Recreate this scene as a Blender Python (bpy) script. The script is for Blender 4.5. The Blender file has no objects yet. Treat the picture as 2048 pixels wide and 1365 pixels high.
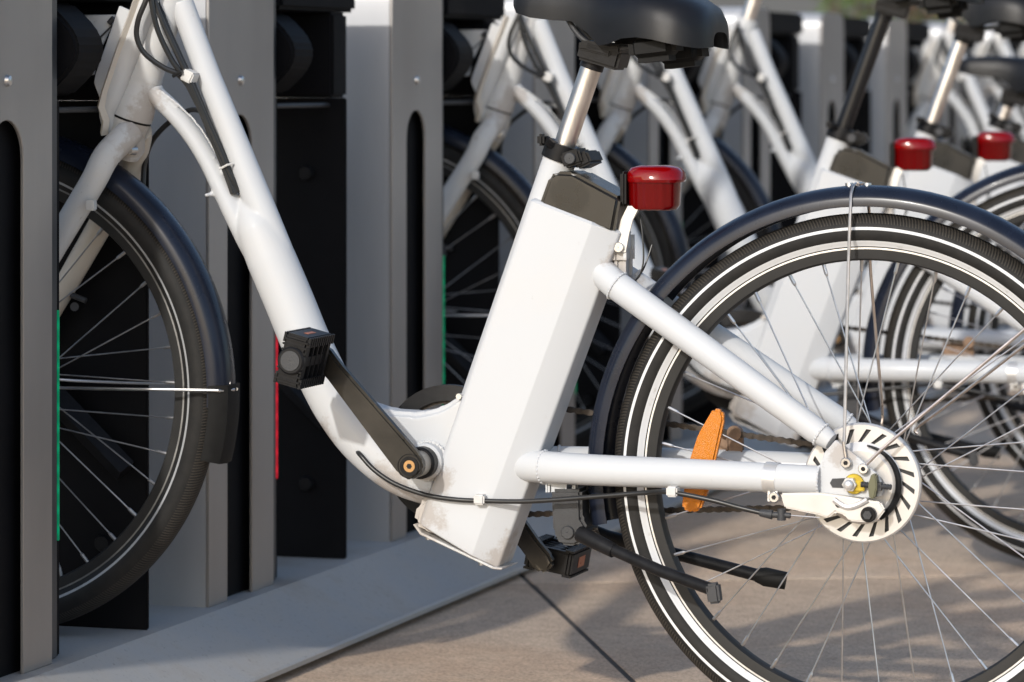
import bpy, bmesh, math, random
from mathutils import Vector, Matrix
R = math.radians
random.seed(7)
scene = bpy.context.scene
COL = scene.collection

# ------------------------------------------------------------------ camera
F_PX, YAW, HORIZON, CENTRE = 7384.0, R(17.63), 158.5, 1024.0
CAM = Vector((0.9638, -4.502, 0.826))
cd = bpy.data.cameras.new('camera'); cam = bpy.data.objects.new('camera', cd); COL.objects.link(cam)
cam.location = CAM; cam.rotation_euler = (R(90), 0, YAW)
cd.sensor_width = 36; cd.sensor_fit = 'HORIZONTAL'
cd.lens = F_PX / 2048 * 36
cd.shift_y = (HORIZON - 682.5) / 2048
cd.clip_start = 0.05; cd.clip_end = 2000
cd.dof.use_dof = True; cd.dof.focus_distance = 4.66; cd.dof.aperture_fstop = 6.5
scene.camera = cam

# ------------------------------------------------------------------ light
SUN_EL, SUN_AZ = R(26.5), R(8)          # azimuth: light comes from -y, this far towards -x
to_sun = Vector((-math.sin(SUN_AZ) * math.cos(SUN_EL), -math.cos(SUN_AZ) * math.cos(SUN_EL), math.sin(SUN_EL)))
world = bpy.data.worlds.new('World'); scene.world = world; world.use_nodes = True
wn = world.node_tree.nodes; wl = world.node_tree.links; wn.clear()
sky = wn.new('ShaderNodeTexSky'); sky.sky_type = 'NISHITA'; sky.sun_disc = False
sky.sun_elevation = SUN_EL; sky.sun_rotation = math.pi + SUN_AZ
sky.air_density = 1.0; sky.dust_density = 1.4; sky.ozone_density = 1.0
bg = wn.new('ShaderNodeBackground'); bg.inputs['Strength'].default_value = 0.15
wo = wn.new('ShaderNodeOutputWorld')
wl.new(sky.outputs['Color'], bg.inputs['Color']); wl.new(bg.outputs['Background'], wo.inputs['Surface'])
sd = bpy.data.lights.new('sun', 'SUN'); sd.energy = 2.0; sd.angle = R(1.6); sd.color = (1.0, 0.965, 0.91)
sun = bpy.data.objects.new('sun', sd); COL.objects.link(sun)
sun.rotation_euler = (-to_sun).to_track_quat('-Z', 'Y').to_euler(); sun.location = to_sun * 20
vs = scene.view_settings
vs.view_transform = 'Standard'; vs.look = 'None'; vs.exposure = 0.50; vs.gamma = 1.0; vs.use_curve_mapping = False

# ------------------------------------------------------------------ helpers
FW = Vector((-math.sin(YAW), math.cos(YAW), 0)); RT = Vector((math.cos(YAW), math.sin(YAW), 0))
def P(px, py, Y=0.0):
    """point of the plane y = Y that the reference pixel (px, py) shows"""
    d = FW + RT * ((px - CENTRE) / F_PX) - Vector((0, 0, 1)) * ((py - HORIZON) / F_PX)
    return CAM + d * ((Y - CAM.y) / d.y)
def XZ(px, py, Y=0.0):
    p = P(px, py, Y); return (p.x, p.z)

def new_obj(name, bm, mat, parent=None, angle=38, loc=None):
    me = bpy.data.meshes.new(name)
    bmesh.ops.recalc_face_normals(bm, faces=bm.faces)
    bm.to_mesh(me); bm.free()
    for p in me.polygons: p.use_smooth = True
    me.set_sharp_from_angle(angle=R(angle))
    if mat: me.materials.append(mat)
    o = bpy.data.objects.new(name, me); COL.objects.link(o)
    if loc is not None: o.location = loc
    if parent: o.parent = parent
    return o
def merge(dst, src):
    me = bpy.data.meshes.new('tmp'); src.to_mesh(me); src.free(); dst.from_mesh(me); bpy.data.meshes.remove(me)
def smooth_path(pts, n=8):
    pts = [Vector(p) for p in pts]
    q = [pts[0] * 2 - pts[1]] + pts + [pts[-1] * 2 - pts[-2]]
    out = []
    for i in range(1, len(q) - 2):
        a, b, c, d = q[i - 1:i + 3]
        for k in range(n):
            t = k / n
            out.append(0.5 * ((2 * b) + (c - a) * t + (2 * a - 5 * b + 4 * c - d) * t * t + (3 * b - a - 3 * c + d) * t ** 3))
    out.append(pts[-1]); return out
def lerp_list(v, n):
    m = len(v) - 1
    return [v[min(int(i / (n - 1) * m), m - 1)] * (1 - (i / (n - 1) * m - min(int(i / (n - 1) * m), m - 1))) +
            v[min(int(i / (n - 1) * m), m - 1) + 1] * (i / (n - 1) * m - min(int(i / (n - 1) * m), m - 1)) for i in range(n)]
def tube(bm, pts, rad, n=14, cap=True, smooth=0, ry=1.0):
    """sweep; ry scales the section along world y"""
    if smooth: pts = smooth_path(pts, smooth)
    pts = [Vector(p) for p in pts]
    if not isinstance(rad, (list, tuple)): rad = [rad] * len(pts)
    elif len(rad) != len(pts): rad = lerp_list(list(rad), len(pts))
    rings = []; side = None
    for i, p in enumerate(pts):
        t = (pts[min(i + 1, len(pts) - 1)] - pts[max(i - 1, 0)]).normalized()
        if side is None:
            ref = Vector((0, 1, 0)) if abs(t.y) < 0.9 else Vector((1, 0, 0))
            side = (ref - t * ref.dot(t)).normalized()
        else: side = (side - t * side.dot(t)).normalized()
        up = t.cross(side)
        ring = []
        for k in range(n):
            a = 2 * math.pi * k / n
            ring.append(bm.verts.new(p + (side * math.cos(a) * ry + up * math.sin(a)) * rad[i]))
        rings.append(ring)
    for a, b in zip(rings, rings[1:]):
        for k in range(n): bm.faces.new((a[k], a[(k + 1) % n], b[(k + 1) % n], b[k]))
    if cap: bm.faces.new(rings[0][::-1]); bm.faces.new(rings[-1])
    return bm
def lathe(bm, prof, c=(0, 0), seg=64, a0=0.0, a1=None, closed=True):
    """revolve (r, y) round the y axis through (x, z) = c; closed joins the profile's ends"""
    full = a1 is None
    if full: a1 = a0 + 2 * math.pi
    m = seg if full else seg + 1
    rows = [[bm.verts.new((c[0] + r * math.cos(a0 + (a1 - a0) * i / seg), y, c[1] + r * math.sin(a0 + (a1 - a0) * i / seg))) for (r, y) in prof] for i in range(m)]
    np_ = len(prof)
    for i in range(seg):
        a, b = rows[i], rows[(i + 1) % m]
        for k in range(np_ if closed else np_ - 1):
            try: bm.faces.new((a[k], a[(k + 1) % np_], b[(k + 1) % np_], b[k]))
            except ValueError: pass
    if not full and closed: bm.faces.new(rows[0]); bm.faces.new(rows[-1][::-1])
    return bm
def disc(bm, c, y0, y1, r, n=28, bev=0.0):
    prof = [(0.0005, y0), (r - bev, y0), (r, y0 + bev), (r, y1 - bev), (r - bev, y1), (0.0005, y1)]
    return lathe(bm, prof, c, n)
def prism(bm, poly, y0, y1, bevel=0.0, seg=2, axis='y'):
    b = bmesh.new()
    def mk(u, v, w): return (u, w, v) if axis == 'y' else ((w, u, v) if axis == 'x' else (u, v, w))
    lo = [b.verts.new(mk(u, v, y0)) for u, v in poly]; hi = [b.verts.new(mk(u, v, y1)) for u, v in poly]
    n = len(poly)
    b.faces.new(lo); b.faces.new(hi[::-1])
    for i in range(n): b.faces.new((lo[i], lo[(i + 1) % n], hi[(i + 1) % n], hi[i]))
    bmesh.ops.recalc_face_normals(b, faces=b.faces)
    if bevel: bmesh.ops.bevel(b, geom=list(b.edges), offset=bevel, segments=seg, affect='EDGES', clamp_overlap=True)
    merge(bm, b); return bm
def box(bm, lo, hi, bevel=0.0, seg=2, rot=None, about=None):
    b = bmesh.new(); bmesh.ops.create_cube(b, size=1)
    lo, hi = Vector(lo), Vector(hi)
    for v in b.verts: v.co = Vector(((lo.x + hi.x) / 2 + v.co.x * (hi.x - lo.x), (lo.y + hi.y) / 2 + v.co.y * (hi.y - lo.y), (lo.z + hi.z) / 2 + v.co.z * (hi.z - lo.z)))
    if bevel: bmesh.ops.bevel(b, geom=list(b.edges), offset=bevel, segments=seg, affect='EDGES', clamp_overlap=True)
    if rot: 
        a = Vector(about) if about else (lo + hi) / 2
        for v in b.verts: v.co = a + rot @ (v.co - a)
    merge(bm, b); return bm
def ball(bm, c, r, sx=1, sy=1, sz=1, u=14, v=9):
    b = bmesh.new(); bmesh.ops.create_uvsphere(b, u_segments=u, v_segments=v, radius=r)
    for w in b.verts: w.co = Vector(c) + Vector((w.co.x * sx, w.co.y * sy, w.co.z * sz))
    merge(bm, b); return bm
def fuse(o, voxel=0.002, smooth=8):
    """melt the overlapping tubes of one object into a single skin"""
    m = o.modifiers.new('remesh', 'REMESH'); m.mode = 'VOXEL'; m.voxel_size = voxel; m.use_smooth_shade = True
    k = o.modifiers.new('smooth', 'SMOOTH'); k.factor = 0.5; k.iterations = smooth
    me = bpy.data.meshes.new_from_object(o.evaluated_get(bpy.context.evaluated_depsgraph_get()))
    old = o.data; o.modifiers.clear(); mats = list(old.materials); o.data = me; me.name = old.name + '_skin'
    me.materials.clear()
    for q in mats: me.materials.append(q)
    for p in me.polygons: p.use_smooth = True
    return o
def weld(bm, c, axis, r, bead=0.0022, n=26):
    axis = Vector(axis).normalized(); e = axis.orthogonal().normalized(); f = axis.cross(e); pts = []; rad = []
    for k in range(n * 4 + 1):
        a = 2 * math.pi * k / (n * 4); pts.append(Vector(c) + (e * math.cos(a) + f * math.sin(a)) * r); rad.append(bead * (0.72 + 0.28 * math.sin(k * math.pi / 2 + 0.6 * math.sin(k))))
    return tube(bm, pts, rad, 7, cap=False)
def empty(name, loc=(0, 0, 0), parent=None):
    o = bpy.data.objects.new(name, None); COL.objects.link(o); o.location = loc; o.empty_display_size = 0.1
    if parent: o.parent = parent
    return o
def tag(o, label=None, cat=None, group=None, kind=None):
    if label: o['label'] = label
    if cat: o['category'] = cat
    if group: o['group'] = group
    if kind: o['kind'] = kind
    return o
def copy_tree(o, parent=None, skip=()):
    c = o.copy(); COL.objects.link(c); c.parent = parent
    for ch in list(o.children):
        if ch.name.split('.')[0] in skip: continue
        copy_tree(ch, c, skip)
    return c

# ------------------------------------------------------------------ materials
def mat_nodes(name):
    m = bpy.data.materials.new(name); m.use_nodes = True
    nt = m.node_tree; b = nt.nodes['Principled BSDF']
    return m, nt, b
def N(nt, typ, **kw):
    n = nt.nodes.new(typ)
    for k, v in kw.items():
        if k in n.inputs: n.inputs[k].default_value = v
        else: setattr(n, k, v)
    return n
def ramp(nt, stops, interp='LINEAR'):
    n = nt.nodes.new('ShaderNodeValToRGB'); cr = n.color_ramp; cr.interpolation = interp
    while len(cr.elements) < len(stops): cr.elements.new(0.5)
    for e, (p, c) in zip(cr.elements, stops): e.position = p; e.color = (c[0], c[1], c[2], 1) if len(c) == 3 else c
    return n
def coords(nt, random_shift=True):
    tc = nt.nodes.new('ShaderNodeTexCoord')
    if not random_shift: return tc.outputs['Object']
    oi = nt.nodes.new('ShaderNodeObjectInfo'); m = N(nt, 'ShaderNodeMath', operation='MULTIPLY'); m.inputs[1].default_value = 37.0
    nt.links.new(oi.outputs['Random'], m.inputs[0])
    ad = N(nt, 'ShaderNodeVectorMath', operation='ADD')
    nt.links.new(tc.outputs['Object'], ad.inputs[0]); nt.links.new(m.outputs[0], ad.inputs[1])
    return ad.outputs[0]
def simple(name, col, rough=0.5, metal=0.0, var=0.12, scale=40, bump=0.0, coat=0.0, spec=None, bscale=None, stretch=None, rvar=0.1):
    m, nt, b = mat_nodes(name); L = nt.links
    co = coords(nt)
    if stretch:
        mp = N(nt, 'ShaderNodeMapping'); mp.inputs['Scale'].default_value = stretch; L.new(co, mp.inputs['Vector']); co = mp.outputs['Vector']
    nz = N(nt, 'ShaderNodeTexNoise', Scale=scale, Detail=6.0, Roughness=0.6); L.new(co, nz.inputs['Vector'])
    rp = ramp(nt, [(0.3, [c * (1 - var) for c in col]), (0.7, [min(1, c * (1 + var)) for c in col])])
    L.new(nz.outputs['Fac'], rp.inputs['Fac']); L.new(rp.outputs['Color'], b.inputs['Base Color'])
    mr = N(nt, 'ShaderNodeMapRange'); mr.inputs['To Min'].default_value = max(0.02, rough - rvar); mr.inputs['To Max'].default_value = min(1, rough + rvar)
    L.new(nz.outputs['Fac'], mr.inputs['Value']); L.new(mr.outputs['Result'], b.inputs['Roughness'])
    b.inputs['Metallic'].default_value = metal
    if coat: b.inputs['Coat Weight'].default_value = coat; b.inputs['Coat Roughness'].default_value = 0.08
    if spec is not None: b.inputs['Specular IOR Level'].default_value = spec
    if bump:
        nb = N(nt, 'ShaderNodeTexNoise', Scale=bscale or scale * 4, Detail=4.0); L.new(co, nb.inputs['Vector'])
        bp = N(nt, 'ShaderNodeBump', Strength=bump, Distance=0.001); L.new(nb.outputs['Fac'], bp.inputs['Height']); L.new(bp.outputs['Normal'], b.inputs['Normal'])
    return m

def white_paint(name, base=(0.50, 0.513, 0.528), dirt=0.5, rough=0.45):
    m, nt, b = mat_nodes(name); L = nt.links; co = coords(nt)
    n1 = N(nt, 'ShaderNodeTexNoise', Scale=7.0, Detail=8.0, Roughness=0.65); L.new(co, n1.inputs['Vector'])
    r1 = ramp(nt, [(0.50, (0, 0, 0)), (0.74, (1, 1, 1))]); L.new(n1.outputs['Fac'], r1.inputs['Fac'])
    n2 = N(nt, 'ShaderNodeTexNoise', Scale=95.0, Detail=5.0, Roughness=0.7); L.new(co, n2.inputs['Vector'])
    r2 = ramp(nt, [(0.64, (0, 0, 0)), (0.72, (1, 1, 1))]); L.new(n2.outputs['Fac'], r2.inputs['Fac'])
    # small chips, gathered in patches
    n3 = N(nt, 'ShaderNodeTexNoise', Scale=16.0, Detail=3.0); L.new(co, n3.inputs['Vector'])
    r3 = ramp(nt, [(0.52, (0, 0, 0)), (0.66, (1, 1, 1))]); L.new(n3.outputs['Fac'], r3.inputs['Fac'])
    chips = N(nt, 'ShaderNodeMath', operation='MULTIPLY'); L.new(r2.outputs['Color'], chips.inputs[0]); L.new(r3.outputs['Color'], chips.inputs[1])
    c1 = N(nt, 'ShaderNodeMath', operation='MULTIPLY'); L.new(r1.outputs['Color'], c1.inputs[0]); c1.inputs[1].default_value = dirt * 0.45
    c2 = N(nt, 'ShaderNodeMath', operation='MULTIPLY'); L.new(chips.outputs[0], c2.inputs[0]); c2.inputs[1].default_value = dirt
    mx = N(nt, 'ShaderNodeMix', data_type='RGBA'); mx.inputs[6].default_value = (*base, 1); mx.inputs[7].default_value = (0.60, 0.53, 0.44, 1); L.new(c1.outputs[0], mx.inputs[0])
    my = N(nt, 'ShaderNodeMix', data_type='RGBA'); my.inputs[7].default_value = (0.22, 0.17, 0.13, 1); L.new(mx.outputs[2], my.inputs[6]); L.new(c2.outputs[0], my.inputs[0])
    tc2 = nt.nodes.new('ShaderNodeTexCoord'); near = None
    for px, py, yy, rr in ((1028, 1120, -0.02, 0.035), (838, 1030, -0.03, 0.035), (775, 975, -0.03, 0.03), (872, 965, -0.05, 0.02), (1015, 1140, -0.04, 0.02), (300, 205, -0.02, 0.02), (285, 245, -0.02, 0.025), (1245, 530, 0.0, 0.03), (1690, 905, -0.075, 0.018), (640, 870, -0.02, 0.02), (262, 300, -0.02, 0.03)):
        dn = N(nt, 'ShaderNodeVectorMath', operation='DISTANCE'); L.new(tc2.outputs['Object'], dn.inputs[0]); dn.inputs[1].default_value = P(px, py, yy)
        dv = N(nt, 'ShaderNodeMath', operation='DIVIDE'); L.new(dn.outputs['Value'], dv.inputs[0]); dv.inputs[1].default_value = rr
        if near is None: near = dv.outputs[0]
        else:
            mn = N(nt, 'ShaderNodeMath', operation='MINIMUM'); L.new(near, mn.inputs[0]); L.new(dv.outputs[0], mn.inputs[1]); near = mn.outputs[0]
    n4 = N(nt, 'ShaderNodeTexNoise', Scale=45.0, Detail=9.0, Roughness=0.75); L.new(co, n4.inputs['Vector'])
    sb = N(nt, 'ShaderNodeMath', operation='MULTIPLY_ADD'); L.new(n4.outputs['Fac'], sb.inputs[0]); sb.inputs[1].default_value = 3.4; 
    ng = N(nt, 'ShaderNodeMath', operation='MULTIPLY'); L.new(near, ng.inputs[0]); ng.inputs[1].default_value = -1.0; L.new(ng.outputs[0], sb.inputs[2])
    rs = ramp(nt, [(0.50, (0, 0, 0)), (1.0, (1, 1, 1))]); L.new(sb.outputs[0], rs.inputs['Fac'])
    f4 = N(nt, 'ShaderNodeMath', operation='MULTIPLY'); L.new(rs.outputs['Color'], f4.inputs[0]); f4.inputs[1].default_value = 0.42
    mz = N(nt, 'ShaderNodeMix', data_type='RGBA'); mz.inputs[7].default_value = (0.24, 0.17, 0.11, 1); L.new(my.outputs[2], mz.inputs[6]); L.new(f4.outputs[0], mz.inputs[0])
    L.new(mz.outputs[2], b.inputs['Base Color'])
    mr = N(nt, 'ShaderNodeMapRange'); mr.inputs['To Min'].default_value = rough - 0.05; mr.inputs['To Max'].default_value = rough + 0.22
    L.new(n1.outputs['Fac'], mr.inputs['Value']); L.new(mr.outputs['Result'], b.inputs['Roughness'])
    bp = N(nt, 'ShaderNodeBump', Strength=0.06, Distance=0.0006); L.new(n2.outputs['Fac'], bp.inputs['Height']); L.new(bp.outputs['Normal'], b.inputs['Normal'])
    b.inputs['Coat Weight'].default_value = 0.08; b.inputs['Coat Roughness'].default_value = 0.12; b.inputs['Specular IOR Level'].default_value = 0.22
    return m

def tyre_mat(name, bands, dim=1.0):
    """rubber with printed reflective rings; bands are (r0, r1) in metres; the tread's fine chevrons are relief"""
    m, nt, b = mat_nodes(name); L = nt.links
    tc = nt.nodes.new('ShaderNodeTexCoord'); sp = nt.nodes.new('ShaderNodeSeparateXYZ'); L.new(tc.outputs['Object'], sp.inputs[0])
    xx = N(nt, 'ShaderNodeMath', operation='MULTIPLY'); L.new(sp.outputs['X'], xx.inputs[0]); L.new(sp.outputs['X'], xx.inputs[1])
    zz = N(nt, 'ShaderNodeMath', operation='MULTIPLY_ADD'); L.new(sp.outputs['Z'], zz.inputs[0]); L.new(sp.outputs['Z'], zz.inputs[1]); L.new(xx.outputs[0], zz.inputs[2])
    rr = N(nt, 'ShaderNodeMath', operation='SQRT'); L.new(zz.outputs[0], rr.inputs[0])
    total = None
    for a, c in bands:
        g = N(nt, 'ShaderNodeMath', operation='COMPARE'); L.new(rr.outputs[0], g.inputs[0]); g.inputs[1].default_value = (a + c) / 2; g.inputs[2].default_value = (c - a) / 2
        if total is None: total = g.outputs[0]
        else:
            s = N(nt, 'ShaderNodeMath', operation='MAXIMUM'); L.new(total, s.inputs[0]); L.new(g.outputs[0], s.inputs[1]); total = s.outputs[0]
    nz = N(nt, 'ShaderNodeTexNoise', Scale=60.0, Detail=7.0, Roughness=0.7); L.new(tc.outputs['Object'], nz.inputs['Vector'])
    rub = ramp(nt, [(0.3, (0.009, 0.009, 0.009)), (0.72, (0.019, 0.0175, 0.016))]); L.new(nz.outputs['Fac'], rub.inputs['Fac'])
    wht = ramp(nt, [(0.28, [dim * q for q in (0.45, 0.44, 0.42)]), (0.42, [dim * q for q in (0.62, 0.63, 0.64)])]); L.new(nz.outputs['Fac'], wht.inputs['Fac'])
    # tread
    at = N(nt, 'ShaderNodeMath', operation='ARCTAN2'); L.new(sp.outputs['Z'], at.inputs[0]); L.new(sp.outputs['X'], at.inputs[1])
    ay = N(nt, 'ShaderNodeMath', operation='ABSOLUTE'); L.new(sp.outputs['Y'], ay.inputs[0])
    ph = N(nt, 'ShaderNodeMath', operation='MULTIPLY_ADD'); L.new(ay.outputs[0], ph.inputs[0]); ph.inputs[1].default_value = 700.0
    k = N(nt, 'ShaderNodeMath', operation='MULTIPLY'); L.new(at.outputs[0], k.inputs[0]); k.inputs[1].default_value = 520.0
    L.new(k.outputs[0], ph.inputs[2])
    sn = N(nt, 'ShaderNodeMath', operation='SINE'); L.new(ph.outputs[0], sn.inputs[0])
    st = ramp(nt, [(0.35, (0, 0, 0)), (0.6, (1, 1, 1))]); 
    sh = N(nt, 'ShaderNodeMath', operation='MULTIPLY_ADD'); L.new(sn.outputs[0], sh.inputs[0]); sh.inputs[1].default_value = 0.5; sh.inputs[2].default_value = 0.5; L.new(sh.outputs[0], st.inputs['Fac'])
    tr = N(nt, 'ShaderNodeMath', operation='GREATER_THAN'); L.new(rr.outputs[0], tr.inputs[0]); tr.inputs[1].default_value = 0.3175
    hm = N(nt, 'ShaderNodeMath', operation='MULTIPLY'); L.new(st.outputs['Color'], hm.inputs[0]); L.new(tr.outputs[0], hm.inputs[1])
    dust = N(nt, 'ShaderNodeMath', operation='MULTIPLY'); L.new(hm.outputs[0], dust.inputs[0]); dust.inputs[1].default_value = 0.75
    mt = N(nt, 'ShaderNodeMix', data_type='RGBA'); L.new(rub.outputs['Color'], mt.inputs[6]); mt.inputs[7].default_value = (0.05, 0.044, 0.037, 1); L.new(dust.outputs[0], mt.inputs[0])
    mx = N(nt, 'ShaderNodeMix', data_type='RGBA'); L.new(total, mx.inputs[0]); L.new(mt.outputs[2], mx.inputs[6]); L.new(wht.outputs['Color'], mx.inputs[7])
    L.new(mx.outputs[2], b.inputs['Base Color']); b.inputs['Roughness'].default_value = 0.62; b.inputs['Specular IOR Level'].default_value = 0.25
    bp = N(nt, 'ShaderNodeBump', Strength=0.9, Distance=0.0015); L.new(hm.outputs[0], bp.inputs['Height']); L.new(bp.outputs['Normal'], b.inputs['Normal'])
    return m

M = {}
M['white'] = white_paint('white_paint', dirt=0.35)
M['white_worn'] = white_paint('white_paint_worn', base=(0.535, 0.54, 0.54), dirt=0.85, rough=0.46)
M['cream_shade'] = white_paint('cream_paint_shade', base=(0.58, 0.53, 0.46), dirt=0.8, rough=0.45)  # cream of the bracket strip; on the far fork leg also painted shade
M['black_plastic'] = simple('black_plastic', (0.010, 0.010, 0.011), 0.4, var=0.3, scale=60, bump=0.1, bscale=500, spec=0.16)
M['black_rubber'] = simple('black_rubber', (0.009, 0.009, 0.009), 0.6, var=0.3, bump=0.2, bscale=600, spec=0.15)
M['saddle'] = simple('saddle_vinyl', (0.006, 0.006, 0.007), 0.4, var=0.25, scale=30, bump=0.2, bscale=1400, spec=0.32)
M['fender'] = simple('fender_plastic', (0.009, 0.012, 0.022), 0.28, var=0.2, scale=14, coat=0.05, spec=0.28)
M['rim'] = simple('rim_black', (0.016, 0.0155, 0.015), 0.55, var=0.2, scale=30, spec=0.3)
M['polish'] = simple('polished_alloy', (0.66, 0.65, 0.635), 0.36, 0.6, var=0.08)
M['alloy'] = simple('brushed_alloy', (0.62, 0.58, 0.54), 0.36, 1.0, var=0.2, scale=60, stretch=(1, 1, 0.25))
M['steel'] = simple('spoke_steel', (0.56, 0.55, 0.54), 0.33, 0.95, var=0.15)
M['steel_shaded'] = simple('spoke_steel_shaded', (0.26, 0.255, 0.25), 0.45, 0.8, var=0.3)  # darker copy of the spoke steel, with the front wheel's shade in its colour
M['wire'] = simple('stay_wire', (0.55, 0.48, 0.43), 0.3, 0.95, var=0.2)
M['drum'] = simple('drum_white_alloy', (0.56, 0.55, 0.54), 0.38, 0.5, var=0.06, scale=25)
M['crank'] = simple('crank_worn_black', (0.020, 0.017, 0.013), 0.4, 0.35, var=0.55, scale=16, bump=0.1)
M['iron'] = simple('grey_cast', (0.038, 0.039, 0.042), 0.55, 0.2, var=0.25, scale=50, bump=0.4, bscale=700)
M['chain'] = simple('chain_steel', (0.05, 0.041, 0.034), 0.5, 0.6, var=0.5, scale=90)
M['brown'] = simple('rusty_bracket', (0.22, 0.14, 0.09), 0.55, 0.3, var=0.4)
M['gold'] = simple('brass', (0.40, 0.24, 0.11), 0.35, 0.9)
M['yellow'] = simple('yellow_zinc', (0.42, 0.31, 0.03), 0.4, 0.5, var=0.3, scale=120)
M['olive'] = simple('olive_zinc', (0.12, 0.12, 0.075), 0.5, 0.5)
M['clip'] = simple('white_plastic', (0.56, 0.55, 0.53), 0.5)
M['cable'] = simple('cable_black', (0.014, 0.014, 0.014), 0.38)
M['hole_shade'] = simple('hole_shade_black', (0.006, 0.006, 0.007), 0.8)  # for flat black discs that paint the darkness inside sockets and holes
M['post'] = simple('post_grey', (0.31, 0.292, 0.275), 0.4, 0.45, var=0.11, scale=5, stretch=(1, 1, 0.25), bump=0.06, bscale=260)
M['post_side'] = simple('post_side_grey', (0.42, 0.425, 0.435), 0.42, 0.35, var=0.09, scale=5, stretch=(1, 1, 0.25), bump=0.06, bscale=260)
M['post_edge'] = simple('post_edge_dark', (0.06, 0.063, 0.068), 0.42, 0.3, var=0.08)
M['dock_black'] = simple('dock_black', (0.006, 0.006, 0.007), 0.65, var=0.2, scale=12, spec=0.08)
M['plate'] = simple('plate_steel', (0.46, 0.445, 0.43), 0.5, 0.15, var=0.06, scale=11, bump=0.2, bscale=400)

def edge_wear(m, col, lo=0.575, hi=0.66):
    nt = m.node_tree; b = nt.nodes['Principled BSDF']; L = nt.links
    src = b.inputs['Base Color'].links[0].from_socket
    g = nt.nodes.new('ShaderNodeNewGeometry'); nz = N(nt, 'ShaderNodeTexNoise', Scale=90.0, Detail=6.0, Roughness=0.7)
    ad = N(nt, 'ShaderNodeMath', operation='MULTIPLY_ADD'); L.new(nz.outputs['Fac'], ad.inputs[0]); ad.inputs[1].default_value = 0.09; L.new(g.outputs['Pointiness'], ad.inputs[2])
    r = ramp(nt, [(lo + 0.045, (0, 0, 0)), (hi + 0.045, (1, 1, 1))]); L.new(ad.outputs[0], r.inputs['Fac'])
    mx = N(nt, 'ShaderNodeMix', data_type='RGBA'); L.new(r.outputs['Color'], mx.inputs[0]); L.new(src, mx.inputs[6]); mx.inputs[7].default_value = (*col, 1)
    L.new(mx.outputs[2], b.inputs['Base Color'])
edge_wear(M['crank'], (0.30, 0.28, 0.25))
def clear_plastic(name, col, rough=0.12, trans=0.55, bumpscale=90):
    m, nt, b = mat_nodes(name); L = nt.links
    b.inputs['Base Color'].default_value = (*col, 1); b.inputs['Roughness'].default_value = rough
    b.inputs['Transmission Weight'].default_value = trans; b.inputs['IOR'].default_value = 1.48
    b.inputs['Coat Weight'].default_value = 0.12; b.inputs['Coat Roughness'].default_value = 0.05; b.inputs['Specular IOR Level'].default_value = 0.3
    v = N(nt, 'ShaderNodeTexVoronoi', Scale=bumpscale); tc = nt.nodes.new('ShaderNodeTexCoord'); L.new(tc.outputs['Object'], v.inputs['Vector'])
    bp = N(nt, 'ShaderNodeBump', Strength=0.35, Distance=0.002); L.new(v.outputs['Distance'], bp.inputs['Height']); L.new(bp.outputs['Normal'], b.inputs['Normal'])
    return m
def ribbed(m, freq):
    nt = m.node_tree; b = nt.nodes['Principled BSDF']; L = nt.links
    tc = nt.nodes.new('ShaderNodeTexCoord'); sp = nt.nodes.new('ShaderNodeSeparateXYZ'); L.new(tc.outputs['Object'], sp.inputs[0])
    k = N(nt, 'ShaderNodeMath', operation='MULTIPLY'); L.new(sp.outputs['X'], k.inputs[0]); k.inputs[1].default_value = freq
    sn = N(nt, 'ShaderNodeMath', operation='SINE'); L.new(k.outputs[0], sn.inputs[0])
    bp = N(nt, 'ShaderNodeBump', Strength=0.3, Distance=0.001); L.new(sn.outputs[0], bp.inputs['Height']); L.new(bp.outputs['Normal'], b.inputs['Normal'])
    return m
M['red'] = clear_plastic('red_lens', (0.26, 0.001, 0.002), 0.1, 0.35, 60)
M['red_dark'] = clear_plastic('red_lens_body', (0.15, 0.0008, 0.001), 0.12, 0.3, 150)
ribbed(M['red_dark'], 620.0)
M['amber'] = clear_plastic('amber_reflector', (0.52, 0.165, 0.004), 0.2, 0.0, 900)
M['amber_dark'] = simple('pedal_reflector', (0.35, 0.08, 0.012), 0.3)

def led(name, col, strength):
    m, nt, b = mat_nodes(name); L = nt.links
    tc = nt.nodes.new('ShaderNodeTexCoord'); sp = nt.nodes.new('ShaderNodeSeparateXYZ'); L.new(tc.outputs['Object'], sp.inputs[0])
    k = N(nt, 'ShaderNodeMath', operation='MULTIPLY'); L.new(sp.outputs['Z'], k.inputs[0]); k.inputs[1].default_value = 240.0
    s = N(nt, 'ShaderNodeMath', operation='SINE'); L.new(k.outputs[0], s.inputs[0])
    mr = N(nt, 'ShaderNodeMapRange'); mr.inputs['From Min'].default_value = -0.2; mr.inputs['From Max'].default_value = 1.0; mr.inputs['To Min'].default_value = strength * 0.6; mr.inputs['To Max'].default_value = strength
    L.new(s.outputs[0], mr.inputs['Value'])
    b.inputs['Base Color'].default_value = (*[c * 0.3 for c in col], 1); b.inputs['Emission Color'].default_value = (*col, 1)
    L.new(mr.outputs['Result'], b.inputs['Emission Strength']); return m
M['led_green'] = led('light_green', (0.0, 0.42, 0.19), 0.36)
M['led_red'] = led('light_red', (1.0, 0.02, 0.05), 0.42)

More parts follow.
